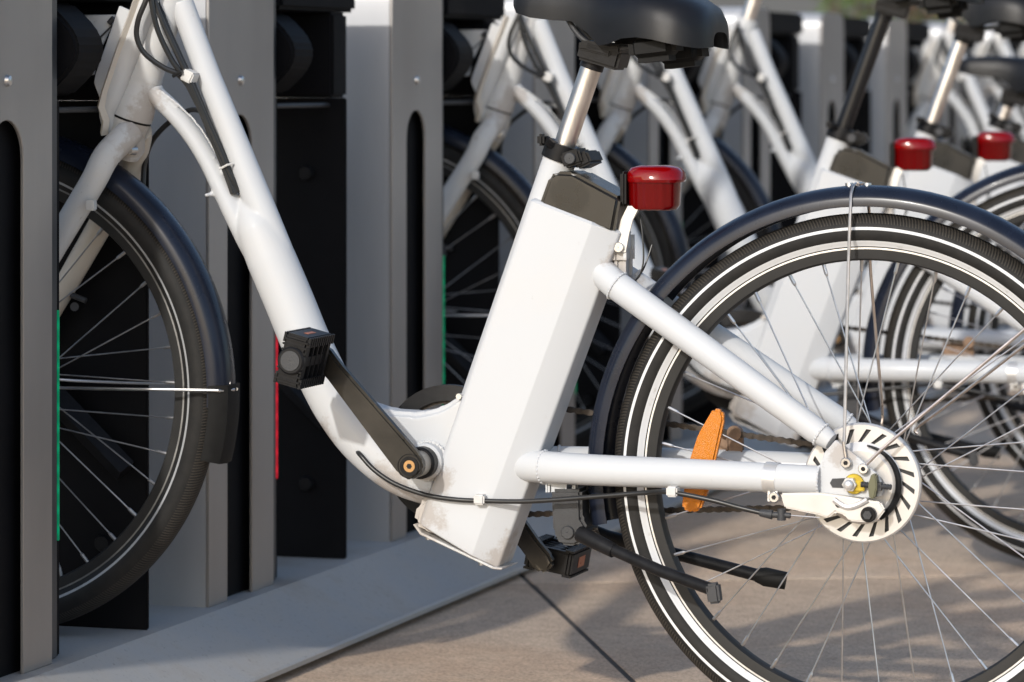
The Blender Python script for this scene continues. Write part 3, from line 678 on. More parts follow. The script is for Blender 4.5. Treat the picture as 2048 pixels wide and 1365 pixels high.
        for i in range(36):
            side = -1 if i % 2 == 0 else 1; j = i // 2; lead = 1 if j % 2 == 0 else -1
            ar = 2 * math.pi * (i + 0.25) / 36
            ah = ar + lead * R(62) 
            p0 = Vector((0.029 * math.cos(ah), side * (0.0345 if lead > 0 else 0.0285), 0.029 * math.sin(ah)))
            p1 = Vector((0.272 * math.cos(ar), side * 0.004, 0.272 * math.sin(ar)))
            bm = bmesh.new(); tube(bm, [p0, p1], 0.001, 6)
            d = (p0 - p1).normalized(); tube(bm, [p1, p1 + d * 0.013], 0.0024, 6); tube(bm, [p1 + d * 0.013, p1 + d * 0.016], [0.0024, 0.0014], 6)
            new_obj('spoke', bm, M['steel'] if nm == 'rear_wheel' else M['steel_shaded'], wheel)
    rear = [c for c in root.children if c.name.startswith('rear_wheel')][0]; front = [c for c in root.children if c.name.startswith('front_wheel')][0]
    bm = bmesh.new()
    poly = [XZ(*p, -0.016) for p in ((1428, 817), (1446, 820), (1450, 838), (1434, 912), (1416, 985), (1402, 1020), (1386, 1025), (1366, 1018), (1366, 1000), (1380, 922), (1398, 868))]
    prism(bm, [(x - AX.x, z - AX.z) for x, z in poly], -0.022, -0.009, 0.003, 2)
    new_obj('reflector', bm, M['amber'], rear)
    # ---------------- rear fender
    def fender(A, a0, a1, r, w=0.029, seg=70):
        bm = bmesh.new(); t = 0.0018; top = []
        for k in range(13):
            a = R(-80 + 160 * k / 12); top.append((r - 0.020 + 0.020 * math.cos(a), w * math.sin(a) / math.sin(R(80))))
        prof = [(r - 0.026, -w)] + top + [(r - 0.026, w), (r - 0.026, w - t)] + [(q - t, y * (1 - t / w)) for q, y in top[::-1]] + [(r - 0.026, -w + t)]
        return lathe(bm, prof, (A.x, A.z), seg, R(a0), R(a1))
    fen = new_obj('rear_fender', fender(AX, -12, 191, 0.3645), M['fender'], root)
    yS = -0.031
    def stay(name, pts, r=0.0021):
        bm = bmesh.new(); tube(bm, pts, r, 8, smooth=5); return new_obj(name, bm, M['wire'], fen)
    stay('stay', [P(1712, 368, -0.004), P(1704, 378, -0.024), P(1701, 420, -0.0325), P(1696, 560, -0.045), P(1689, 860, -0.078), P(1687, 885, -0.082), P(1692, 922, -0.083)])
    stay('stay', [P(1728, 936, -0.083), P(1742, 920, -0.082), P(1800, 868, -0.075), P(2060, 650, -0.034), P(2090, 625, -0.031)])
    stay('stay', [P(1716, 368, 0.0), P(1728, 372, 0.02), P(1738, 420, 0.031), P(1741, 540, 0.045), P(1763, 800, 0.078), P(1763, 850, 0.08), P(1762, 880, 0.081)])
    stay('stay', [P(1836, 868, 0.083), P(1830, 862, 0.083), P(1840, 850, 0.082), P(1900, 806, 0.07), P(2060, 682, 0.036)])
    for px in (1699, 1735):
        bm = bmesh.new(); p = P(px, 372, 0.0); n_ = (p - AX).normalized()
        tube(bm, [p - n_ * 0.003, p + n_ * 0.0035], [0.0055, 0.005], 10); new_obj('bolt', bm, M['steel'], fen)
    for px, py in ((1692, 926), (1727, 938)):
        bm = bmesh.new(); p = P(px, py, -0.084); disc(bm, (p.x, p.z), -0.0865, -0.0778, 0.0066, 20, 0.001); new_obj('bolt', bm, M['steel'], fen)
        bm = bmesh.new(); disc(bm, (p.x, p.z), -0.0871, -0.0866, 0.003, 6); new_obj('bolt_recess_shade', bm, M['hole_shade'], fen)
    # ---------------- front fender
    ff = new_obj('front_fender', fender(AXF, -3, 118, 0.352, 0.029, 50), M['fender'], root)
    bm = bmesh.new()
    flap = []
    for k in range(9):
        a = R(-23 + 13 * k / 8); flap.append(a)
    prof = [(0.329, -0.0315), (0.340, -0.031), (0.3525, -0.021), (0.355, 0.0), (0.3525, 0.021), (0.340, 0.031), (0.329, 0.0315), (0.329, 0.029), (0.339, 0.0285), (0.350, 0.019), (0.3525, 0), (0.350, -0.019), (0.339, -0.0285), (0.329, -0.029)]
    lathe(bm, prof, (AXF.x, AXF.z), 10, R(-15), R(2)); new_obj('mud_flap', bm, M['black_rubber'], ff)
    for s in (-1, 1):
        e = P(462, 779, 0.0); pts = [Vector((AXF.x - 0.01, s * 0.06, AXF.z + 0.012)), Vector((AXF.x + 0.10, s * 0.056, AXF.z + 0.006)), Vector((e.x - 0.03, s * 0.036, e.z + 0.001)), Vector((e.x - 0.004, s * 0.026, e.z)), Vector((e.x + 0.006, s * 0.004, e.z))]
        bm = bmesh.new(); tube(bm, pts, 0.0021, 8, smooth=5); new_obj('stay', bm, M['steel'], ff)
    for py in (768, 796):
        bm = bmesh.new(); p = P(459, py, -0.004); tube(bm, [p + Vector((-0.006, 0, 0)), p + Vector((0.003, 0, 0))], [0.0065, 0.0058], 12); new_obj('bolt', bm, M['steel'], ff)
    # ---------------- fork
    bm = bmesh.new()
    tube(bm, [ha - ax * 0.002, ha - ax * 0.02, ha - ax * 0.032], [0.0265, 0.0245, 0.019], 24)
    tube(bm, [P(266, 262, 0.0), P(262, 300, 0.004), P(258, 318, 0.006)], [0.016, 0.018, 0.012], 14, ry=1.2)
    fork = new_obj('fork', bm, WW, root)
    for s in (-1, 1):
        bm = bmesh.new()
        leg = [P(262, 262, -0.012), P(244, 280, -0.026), P(212, 314, -0.046), P(187, 362, -0.055)]
        tip = Vector((AXF.x, -0.062, AXF.z)); leg += [P(187, 362, -0.055).lerp(tip, t) for t in (0.2, 0.4, 0.6, 0.8, 1.0)]
        for p in leg: p.y *= -s
        tube(bm, leg, [0.018, 0.0185, 0.018, 0.0172, 0.0168, 0.0162, 0.015, 0.013, 0.011], 20, smooth=5); new_obj('fork_leg', bm, WW if s < 0 else M['cream_shade'], fork)  # far leg's browner colour carries both its dirt and its shade
    bm = bmesh.new(); p = P(268, 301, -0.012); tube(bm, [p, p + Vector((0, -0.016, 0))], [0.0065, 0.005], 10); new_obj('bolt', bm, M['steel'], fork)
    bm = bmesh.new(); p = P(181, 411, -0.077); box(bm, p + Vector((-0.006, -0.004, -0.007)), p + Vector((0.006, 0.008, 0.007)), 0.0015); new_obj('cable_clip', bm, M['clip'], fork)
    bm = bmesh.new(); p = P(150, 596, 0.058)
    tube(bm, [P(142, 590, 0.05), P(172, 602, 0.05)], 0.004, 8); tube(bm, [P(149, 614, 0.046), P(149, 614, 0.056)], 0.006, 10); new_obj('bolt', bm, M['iron'], fork)
    # docking bracket in front of the head tube
    bm = bmesh.new()
    prism(bm, [XZ(*p, -0.02) for p in ((150, 30), (232, 30), (224, 50), (196, 110), (188, 150), (172, 152), (150, 120))], -0.022, -0.017, 0.001, 1)
    brk = new_obj('docking_bracket', bm, WW, root)
    bm = bmesh.new()
    prism(bm, [XZ(*p, -0.030) for p in ((240, 12), (263, 22), (207, 197), (200, 195), (189, 166), (192, 150))], -0.033, -0.028, 0.001, 1); new_obj('bracket_plate', bm, WW, brk)
    bm = bmesh.new()
    q = [P(276, -6, -0.034), P(262, 36, -0.034), P(235, 110, -0.034), P(210, 185, -0.034), P(202, 214, -0.034), P(212, 240, -0.03), P(208, 268, -0.024)]
    tube(bm, q, 0.0055, 4, ry=1.6); new_obj('bracket_strip', bm, M['cream_shade'], brk)
    bm = bmesh.new(); tube(bm, [P(300, -6, -0.022), P(283, 40, -0.022), P(250, 125, -0.022), P(226, 192, -0.022), P(216, 225, -0.018), P(222, 262, -0.01)], [0.0155, 0.0155, 0.0155, 0.0145, 0.012, 0.010], 16, smooth=4); new_obj('bracket_tube', bm, M['white_worn'], brk)
    bm = bmesh.new(); tube(bm, [P(218, 47, -0.024), P(228, 36, -0.024)], 0.004, 8); tube(bm, [P(189, 86, -0.0235), P(226, 50, -0.0235)], 0.0012, 6); new_obj('pin', bm, M['iron'], brk)
    # ---------------- cables at the head
    def wire(pts, r, mat, name='cable', par=None):
        bm = bmesh.new(); tube(bm, pts, r, 9, smooth=6); return new_obj(name, bm, mat, par or root)
    cb = wire([P(303, -25, -0.05), P(290, 6, -0.052), P(276, 42, -0.052), P(274, 76, -0.05), P(290, 108, -0.046), P(328, 136, -0.04), P(357, 150, -0.034), P(385, 186, -0.026), P(412, 245, -0.02), P(440, 315, -0.018), P(466, 388, -0.014)], 0.0036, M['cable'])
    wire([P(301, -20, -0.045), P(304, 12, -0.045), P(316, 62, -0.042), P(342, 118, -0.037), P(364, 150, -0.033), P(398, 215, -0.026), P(425, 280, -0.021), P(452, 345, -0.017), P(472, 388, -0.012)], 0.0036, M['cable'], 'cable', cb)
    wire([P(303, -20, -0.038), P(318, 26, -0.038), P(345, 88, -0.036), P(372, 146, -0.032), P(408, 228, -0.024), P(436, 292, -0.020), P(462, 352, -0.016), P(478, 384, -0.010)], 0.0036, M['cable'], 'cable', cb)
    wire([P(312, -20, -0.02), P(330, 40, -0.022), P(356, 100, -0.022), P(386, 165, -0.022), P(414, 232, -0.018), P(444, 300, -0.014), P(470, 360, -0.010), P(480, 380, -0.006)], 0.003, M['cable'], 'cable', cb)
    bm = bmesh.new(); p = P(379, 152, -0.026); box(bm, p + Vector((-0.008, -0.012, -0.008)), p + Vector((0.009, 0.012, 0.007)), 0.002, 2, Matrix.Rotation(R(25), 3, 'Y')); new_obj('cable_clip', bm, M['clip'], cb)
    bm = bmesh.new(); tube(bm, [P(440, 338, -0.022), P(455, 330, -0.026), P(466, 328, -0.02)], 0.0016, 6); new_obj('cable_tie', bm, M['clip'], cb)
    bm = bmesh.new(); tube(bm, [P(346, 153, -0.04), P(362, 145, -0.043), P(370, 142, -0.03)], 0.0025, 6); new_obj('cable_tie', bm, M['cable'], cb)
    wire([P(286, 375, 0.04), P(289, 330, 0.045), P(303, 285, 0.045), P(335, 248, 0.03), P(375, 222, 0.022), P(400, 222, 0.012), P(415, 235, 0.008)], 0.0036, M['cable'], 'front_cable')
    # ---------------- stem and handlebar (above the frame's edge)
    bm = bmesh.new(); h1 = hb_ + ax * 0.06
    tube(bm, [h1 - ax * 0.02, h1 + ax * 0.16], 0.0145, 18); stem = new_obj('stem', bm, M['alloy'], root)
    bm = bmesh.new(); hc = h1 + ax * 0.17
    tube(bm, [hc + Vector((0.13, -0.29, 0.03)), hc + Vector((0.09, -0.2, 0.035)), hc + Vector((0.0, -0.06, 0)), hc, hc + Vector((0, 0.06, 0)), hc + Vector((0.09, 0.2, 0.035)), hc + Vector((0.13, 0.29, 0.03))], 0.0125, 12, smooth=5)
    hb = new_obj('handlebar', bm, M['alloy'], stem)
    for s in (-1, 1):
        bm = bmesh.new(); tube(bm, [hc + Vector((0.085, s * 0.19, 0.035)), hc + Vector((0.132, s * 0.295, 0.03))], 0.0165, 14); new_obj('grip', bm, M['black_rubber'], stem)
    # ---------------- seat post, clamp, saddle
    bm = bmesh.new(); sp0 = st1 - sax * 0.03; sp1 = P(1183, 118); sp1 = st1 + sax * (sp1 - st1).dot(sax)
    tube(bm, [sp0, sp1], 0.0138, 24); post = new_obj('seat_post', bm, M['alloy'], root)
    bm = bmesh.new(); tube(bm, [st1 - sax * 0.006, st1 + sax * 0.016], 0.0245, 26)
    p = P(1143, 317, -0.026); box(bm, p + Vector((-0.012, -0.006, -0.010)), p + Vector((0.014, 0.04, 0.010)), 0.003, 2, Matrix.Rotation(R(-18), 3, 'Y'))
    clamp = new_obj('seat_clamp', bm, M['black_plastic'], root)
    bm = bmesh.new(); q = P(1168, 320, -0.018); box(bm, q + Vector((-0.012, -0.008, -0.009)), q + Vector((0.010, 0.05, 0.009)), 0.003, 2, Matrix.Rotation(R(-25), 3, 'Y'))
    tube(bm, [P(1105, 290, -0.02), P(1092, 280, -0.028)], 0.006, 8); box(bm, P(1073, 292, -0.035), P(1095, 268, -0.018), 0.003, 2); new_obj('lever', bm, M['black_plastic'], clamp)
    bm = bmesh.new(); disc(bm, (p.x, p.z), -0.036, -0.031, 0.0075, 20, 0.001); new_obj('bolt', bm, M['iron'], clamp)
    # saddle: lofted shell (x, half width, z top, z skirt)
    bm = bmesh.new()
    st = [(-0.462, 0.010, 0.930, 0.919), (-0.455, 0.020, 0.938, 0.910), (-0.435, 0.026, 0.943, 0.904), (-0.405, 0.029, 0.945, 0.9005), (-0.378, 0.033, 0.945, 0.899), (-0.355, 0.040, 0.944, 0.884), (-0.338, 0.048, 0.943, 0.868),
          (-0.322, 0.058, 0.943, 0.870), (-0.302, 0.070, 0.943, 0.8765), (-0.280, 0.080, 0.942, 0.878), (-0.258, 0.087, 0.940, 0.875), (-0.236, 0.088, 0.935, 0.870), (-0.216, 0.082, 0.927, 0.866), (-0.202, 0.070, 0.918, 0.864), (-0.195, 0.056, 0.907, 0.8645), (-0.1915, 0.040, 0.890, 0.8655)]
    rings = []
    for x, w, zt, zb in st:
        pts = []
        for k in range(17):
            a = math.pi * k / 16; cx = -math.cos(a); sz = math.sin(a)
            e = 0.62
            pts.append((w * math.copysign(abs(cx) ** e, cx), zb + (zt - zb) * sz ** e))
        pts += [(y * 0.9, zb + (z - zb) * 0.75 + 0.001) for y, z in pts[::-1]]
        rings.append([bm.verts.new((x, y, z)) for y, z in pts])
    for p_, q_ in zip(rings, rings[1:]):
        for k in range(len(p_)): bm.faces.new((p_[k], p_[(k + 1) % len(p_)], q_[(k + 1) % len(p_)], q_[k]))
    bm.faces.new(rings[0]); bm.faces.new(rings[-1][::-1])
    sad = new_obj('saddle', bm, M['saddle'], root, angle=50)
    for s in (-1, 1):
        bm = bmesh.new(); pts = [P(1132, 30, -0.014), P(1150, 62, -0.02), P(1175, 85, -0.022), P(1210, 95, -0.022), P(1260, 96, -0.026), P(1330, 80, -0.04)]
        for p in pts: p.y *= -s
        tube(bm, pts, 0.0036, 10, smooth=4); new_obj('rail', bm, M['iron'], sad)
        bm = bmesh.new(); c = P(1310, 92, -0.04) if s < 0 else P(1362, 104, 0.03)
        box(bm, c + Vector((-0.030, -0.028, -0.020)), c + Vector((0.032, 0.028, 0.016)), 0.011, 3, Matrix.Rotation(R(-6), 3, 'Y')); new_obj('bumper', bm, M['black_rubber'], sad)
    bm = bmesh.new()
    tube(bm, [sp1 - sax * 0.012, sp1 + sax * 0.004, sp1 + sax * 0.018], [0.0155, 0.0155, 0.013], 20)
    c = P(1208, 112); box(bm, c + Vector((-0.028, -0.026, -0.012)), c + Vector((0.028, 0.026, 0.014)), 0.004, 2, Matrix.Rotation(R(16), 3, 'Y'))
    c = P(1215, 96); box(bm, c + Vector((-0.03, -0.03, -0.006)), c + Vector((0.026, 0.03, 0.007)), 0.003, 2, Matrix.Rotation(R(6), 3, 'Y'))
    c = P(1200, 98, -0.024); box(bm, c + Vector((-0.018, -0.006, -0.006)), c + Vector((0.016, 0.004, 0.006)), 0.002, 2, Matrix.Rotation(R(14), 3, 'Y'))
    new_obj('saddle_clamp', bm, M['black_plastic'], sad)
    # ---------------- tail light
    bm = bmesh.new(); lc = P(1308, 378)
    def sell(bm, levels, n=28, yscale=0.75):
        rs = []
        for z, rx0, rx1 in levels:
            row = []
            for k in range(n):
                a = 2 * math.pi * k / n; c_, s_ = math.cos(a), math.sin(a)
                ex = 0.6 if c_ < 0 else 0.85
                r_ = rx1 if c_ > 0 else rx0
                row.append(bm.verts.new((lc.x + r_ * math.copysign(abs(c_) ** ex, c_), yscale * 0.040 * (rx1 / 0.036) * math.copysign(abs(s_) ** 0.75, s_), z)))
            rs.append(row)
        for p_, q_ in zip(rs, rs[1:]):
            for k in range(n): bm.faces.new((p_[k], p_[(k + 1) % n], q_[(k + 1) % n], q_[k]))
        bm.faces.new(rs[0][::-1]); bm.faces.new(rs[-1]); return bm
    z0 = lc.z
    sell(bm, [(z0 - 0.027, 0.026, 0.024), (z0 - 0.0255, 0.029, 0.029), (z0 - 0.020, 0.0305, 0.033), (z0 + 0.008, 0.031, 0.0345), (z0 + 0.010, 0.031, 0.036)])
    tl = new_obj('tail_light', bm, M['red_dark'], root)
    bm = bmesh.new()
    sell(bm, [(z0 + 0.0085, 0.0315, 0.038), (z0 + 0.012, 0.032, 0.0405), (z0 + 0.021, 0.0315, 0.039), (z0 + 0.0265, 0.028, 0.034), (z0 + 0.0295, 0.018, 0.024)]); new_obj('lens', bm, M['red'], tl)
    bm = bmesh.new(); box(bm, (lc.x - 0.038, -0.026, z0 - 0.022), (lc.x - 0.030, 0.026, z0 + 0.022), 0.003, 2); new_obj('backing', bm, M['black_plastic'], tl)
    for y in (-0.021, 0.017):
        bm = bmesh.new()
        pts = [P(1268 + (0 if y < 0 else 4), 412, y), P(1254, 440, y), P(1246, 470, y), P(1240, 505, y)]
        for p_, q_ in zip(pts, pts[1:]): pass
        poly = [(p.x - 0.008, p.z) for p in pts] + [(p.x + 0.008, p.z) for p in pts[::-1]]
        prism(bm, poly, y - 0.0012, y + 0.0012, 0.0004, 1)
        new_obj('bracket', bm, M['polish'], tl)
    bm = bmesh.new(); p = P(1238, 495, -0.024); disc(bm, (p.x, p.z), -0.027, -0.022, 0.0068, 20, 0.001); new_obj('bolt', bm, M['steel'], tl)
    bm = bmesh.new(); box(bm, P(1232, 478, -0.016), P(1262, 512, 0.016), 0.004, 2); box(bm, P(1236, 505, -0.012), P(1258, 545, 0.012), 0.004, 2); new_obj('mount', bm, WW, tl)
    wire([P(1280, 430, -0.006), P(1285, 470, -0.01), P(1287, 520, -0.012), P(1280, 550, -0.012), P(1270, 562, -0.01)], 0.0011, M['cable'], 'wire', tl)
    wire([P(1304, 490, 0.0), P(1296, 515, -0.004), P(1286, 540, -0.008), P(1272, 560, -0.01)], 0.0011, M['cable'], 'wire', tl)
    # ---------------- cranks, pedals, chainring
    def crank(s):
        pe = P(636, 711, -0.112) if s < 0 else P(1094, 1122, 0.112)
        c0 = Vector((BB.x, s * 0.098, BB.z)); d = (pe - c0); d.y = 0; d.normalize(); nrm = Vector((-d.z, 0, d.x))
        L = (Vector((pe.x, 0, pe.z)) - Vector((c0.x, 0, c0.z))).length
        pts = []
        for t, w in ((-0.017, 0.0), (-0.0145, 0.0105), (-0.007, 0.0165), (0.004, 0.0185), (0.03, 0.0178), (0.09, 0.0155), (L * 0.85, 0.013), (L, 0.0145), (L + 0.009, 0.011), (L + 0.0135, 0.0)):
            pts.append((t, w))
        outl = [(t, w) for t, w in pts] + [(t, -w) for t, w in pts[::-1] if w > 0]
        bm = bmesh.new(); poly = [(c0.x + d.x * t + nrm.x * w, c0.z + d.z * t + nrm.z * w) for t, w in outl]
        ya, yb = (-0.106, -0.090) if s < 0 else (0.090, 0.106)
        prism(bm, poly, ya, yb, 0.0035, 2)
        disc(bm, (BB.x, BB.z), s * 0.091, s * 0.068, 0.0165, 28)
        o = new_obj('crank_arm', bm, M['crank'], root)
        bm = bmesh.new(); y0 = s * 0.106
        lathe(bm, [(0.0085, y0), (0.0125, y0), (0.0125, y0 + s * 0.0015), (0.0085, y0 + s * 0.0015)], (BB.x, BB.z), 24); lathe(bm, [(0.0148, y0), (0.0158, y0), (0.0158, y0 + s * 0.001), (0.0148, y0 + s * 0.001)], (BB.x, BB.z), 28)
        new_obj('bolt_ring', bm, M['black_plastic'], o)
        bm = bmesh.new(); disc(bm, (BB.x, BB.z), y0 - s * 0.002, y0 + s * 0.0012, 0.0075, 24); new_obj('bolt', bm, M['gold'], o)
        bm = bmesh.new(); disc(bm, (BB.x, BB.z), y0, y0 + s * 0.0016, 0.0036, 6); new_obj('bolt_recess_shade', bm, M['hole_shade'], o)
        return pe
    pe = crank(-1); pf = crank(1)
    bm = bmesh.new(); disc(bm, (BB.x, BB.z), -0.069, -0.052, 0.0205, 28, 0.002); new_obj('bearing_cup', bm, M['black_plastic'], root)
    def pedal(c, y0, y1, tilt):
        """cage pedal; c is the spindle in xz; tilt turns the platform from upright"""
        Rm = Matrix.Rotation(tilt, 3, 'Y')
        def bx(bm, lo, hi, bev=0.003):
            lo, hi = (lo[0], lo[1], lo[2] * 0.86), (hi[0], hi[1], hi[2] * 0.86); box(bm, Vector(lo) + c, Vector(hi) + c, bev, 2, Rm, c); return bm
        c = Vector((c.x, 0, c.z)); ym = (y0 + y1) / 2; s = 1 if y1 > y0 else -1
        lo, hi = min(y0, y1), max(y0, y1)
        bm = bmesh.new()
        for sz in (-1, 1):
            bx(bm, (-0.016, lo, sz * 0.033 - 0.005), (0.016, hi, sz * 0.033 + 0.005))            # long rails
            for k in range(12):
                y = lo + (hi - lo) * (k + 0.5) / 12
                for xs in (-0.0165, 0.0165): bx(bm, (xs - 0.0015, y - 0.002, sz * 0.031 - 0.007), (xs + 0.0015, y + 0.002, sz * 0.031 + 0.007), 0)
        for y in (lo, hi - 0.014): bx(bm, (-0.0155, y, -0.033), (0.0155, y + 0.014, 0.033))
        bx(bm, (-0.0125, lo + 0.01, -0.013), (0.0125, hi - 0.01, 0.013), 0.005)
        for k in range(4):
            y = lo + (hi - lo) * (0.22 + 0.18 * k); bx(bm, (-0.013, y - 0.0025, -0.032), (0.013, y + 0.0025, 0.032), 0.001)
        for k in range(3): bx(bm, (-0.017, lo - 0.002 if s < 0 else hi - 0.002, 0.012 + 0.008 * k), (0.017, lo + 0.002 if s < 0 else hi + 0.002, 0.015 + 0.008 * k), 0.0008)
        for k in range(3): bx(bm, (-0.017, lo - 0.002 if s < 0 else hi - 0.002, -0.031 + 0.008 * k), (0.017, lo + 0.002 if s < 0 else hi + 0.002, -0.028 + 0.008 * k), 0.0008)
        yo = lo if s < 0 else hi
        disc(bm, (c.x, c.z), yo - 0.005, yo + 0.006, 0.0175, 22, 0.002)
        o = new_obj('pedal', bm, M['black_plastic'], root)
        for sz in (-1, 1):
            bm = bmesh.new(); z_ = sorted((sz * 0.0355, sz * 0.0385)); bx(bm, (-0.003 if s < 0 else -0.007, ym - 0.014, z_[0]), (0.003 if s < 0 else 0.007, ym + 0.014, z_[1]), 0)
            new_obj('reflector', bm, M['amber_dark'], o)
        bm = bmesh.new(); disc(bm, (c.x, c.z), yo - 0.0062 if s < 0 else yo + 0.005, yo - 0.005 if s < 0 else yo + 0.0062, 0.0125, 22); new_obj('dust_cap', bm, M['iron'], o)
        bm = bmesh.new(); tube(bm, [(c.x, s * 0.104, c.z), (c.x, y0, c.z)], 0.0075, 14); new_obj('spindle', bm, M['iron'], o)
    pedal(pe, -0.116, -0.205, R(14)); pedal(pf, 0.118, 0.205, R(-80))
    bm = bmesh.new()
    yc = 0.052
    lathe(bm, [(0.066, yc - 0.002), (0.0785, yc - 0.002), (0.0785, yc + 0.002), (0.066, yc + 0.002)], (BB.x, BB.z), 60)
    for k in range(44):
        a = 2 * math.pi * k / 44; p = Vector((BB.x + 0.0805 * math.cos(a), yc, BB.z + 0.0805 * math.sin(a))); box(bm, p - Vector((0.003, 0.0018, 0.003)), p + Vector((0.003, 0.0018, 0.003)), 0, 1, Matrix.Rotation(-a, 3, 'Y'))
    for k in range(5):
        a = 2 * math.pi * k / 5 + 0.3; tube(bm, [Vector((BB.x + 0.02 * math.cos(a), yc, BB.z + 0.02 * math.sin(a))), Vector((BB.x + 0.070 * math.cos(a), yc, BB.z + 0.070 * math.sin(a)))], 0.009, 8, ry=0.3)
    cr = new_obj('chainring', bm, M['chain'], root)
    bm = bmesh.new(); lathe(bm, [(0.070, yc - 0.0075), (0.0905, yc - 0.005), (0.0905, yc + 0.0075), (0.080, yc + 0.0075), (0.086, yc - 0.0035), (0.070, yc - 0.0055)], (BB.x, BB.z), 60); new_obj('chain_guard', bm, M['black_plastic'], cr)
    # chain: links along both runs
    def link_mesh():
        bm = bmesh.new()
        for y in (-0.0036, 0.0026):
            prism(bm, [(-0.0095, 0), (-0.008, 0.0036), (-0.005, 0.0042), (0, 0.0026), (0.005, 0.0042), (0.008, 0.0036), (0.0095, 0), (0.008, -0.0036), (0.005, -0.0042), (0, -0.0026), (-0.005, -0.0042), (-0.008, -0.0036)], y, y + 0.001)
        for x in (-0.0063, 0.0063): disc(bm, (x, 0), -0.0042, 0.0042, 0.0022, 8)
        me = bpy.data.meshes.new('chain_link'); bm.to_mesh(me); bm.free(); me.materials.append(M['chain']); return me
    lm = link_mesh()
    spr = 0.036
    upper = [Vector((BB.x, yc, BB.z + 0.0805)), P(1370, 853, yc), P(1470, 868, yc), P(1600, 886, yc), Vector((AX.x + 0.004, yc, AX.z + spr))]
    arc_r = [Vector((AX.x + spr * math.cos(R(q)), yc, AX.z + spr * math.sin(R(q)))) for q in range(75, -91, -15)]
    lower = [P(1640, 1016, yc), P(1300, 1022, yc), P(1060, 1029, yc), Vector((BB.x, yc, BB.z - 0.0805))]
    arc_f = [Vector((BB.x + 0.0805 * math.cos(R(q)), yc, BB.z + 0.0805 * math.sin(R(q)))) for q in range(-100, -271, -8)]
    line = upper + arc_r + lower + arc_f
    bm = bmesh.new(); tube(bm, line + [line[0]], 0.0016, 6); ch = new_obj('chain', bm, M['chain'], root)
    pos = [line[0]]; seglen = 0.0127; i = 0; cur = line[0]; outp = [cur.copy()]
    pts = line + [line[0]]
    for p0, p1 in zip(pts, pts[1:]):
        while (p1 - cur).length > seglen and (p1 - cur).dot(p1 - p0) > 0:
            cur = cur + (p1 - cur).normalized() * seglen; outp.append(cur.copy())
    for i, (p0, p1) in enumerate(zip(outp, outp[1:])):
        o = bpy.data.objects.new('chain_link', lm); COL.objects.link(o); o.parent = ch
        d = p1 - p0; o.location = (p0 + p1) / 2; o.rotation_euler = (0, -math.atan2(d.z, d.x), 0); o.scale = (1, 1.0 if i % 2 else 0.7, 0.95)
    bm = bmesh.new(); lathe(bm, [(0.012, yc - 0.001), (0.034, yc - 0.001), (0.034, yc + 0.001), (0.012, yc + 0.001)], (AX.x, AX.z), 30); new_obj('sprocket', bm, M['chain'], ch)
    bm = bmesh.new(); disc(bm, XZ(1470, 866, yc), yc - 0.006, yc + 0.006, 0.0095, 18); box(bm, P(1456, 870, yc + 0.008), P(1484, 925, yc + 0.013), 0.002); box(bm, P(1410, 870, yc + 0.012), P(1460, 900, yc + 0.016), 0.002); new_obj('tensioner', bm, M['brown'], ch)
    # ---------------- kickstand
    bm = bmesh.new()
    prism(bm, [XZ(*p, -0.03) for p in ((1104, 978), (1165, 978), (1166, 1036), (1178, 1056), (1172, 1080), (1152, 1092), (1122, 1090), (1108, 1062))], -0.036, 0.02, 0.004, 2)
    box(bm, P(1150, 975, 0.0), P(1190, 1070, 0.03), 0.003)
    ks = new_obj('kickstand', bm, M['iron'], root)
    bm = bmesh.new(); p = P(1134, 1066, -0.04); disc(bm, (p.x, p.z), -0.0395, -0.034, 0.0085, 20, 0.001); new_obj('bolt', bm, M['iron'], ks)
    bm = bmesh.new(); tube(bm, [P(1160, 1068, -0.045), P(1180, 1078, -0.052), P(1228, 1102, -0.062)], [0.0105, 0.0105, 0.0095], 12); tube(bm, [P(1222, 1098, -0.061), P(1320, 1142, -0.085), P(1425, 1180, -0.11)], 0.0078, 12); new_obj('leg', bm, M['black_plastic'], ks)
    bm = bmesh.new(); c = P(1430, 1186, -0.11); box(bm, c + Vector((-0.009, -0.009, -0.013)), c + Vector((0.007, 0.009, 0.012)), 0.003, 2, Matrix.Rotation(R(-8), 3, 'Y')); new_obj('foot', bm, M['iron'], ks)
    bm = bmesh.new(); tube(bm, [P(1180, 1062, 0.045), P(1215, 1075, 0.055), P(1350, 1108, 0.09), P(1530, 1155, 0.115)], [0.010, 0.0095, 0.008, 0.0085], 12); new_obj('leg', bm, M['black_plastic'], ks)
    bm = bmesh.new(); tube(bm, [P(1512, 1150, 0.113), P(1530, 1154, 0.116), P(1572, 1162, 0.12)], [0.009, 0.0125, 0.0115], 12); new_obj('foot', bm, M['black_rubber'], ks)
    bm = bmesh.new()
    hl = []
    for k in range(60): a_ = k * 0.9; hl.append(P(1185, 1058, -0.012).lerp(P(1198, 1090, -0.012), k / 60) + Vector((0.006 * math.cos(a_), 0.006 * math.sin(a_), 0)))
    tube(bm, hl, 0.0012, 5); new_obj('spring', bm, M['chain'], ks)
    return root

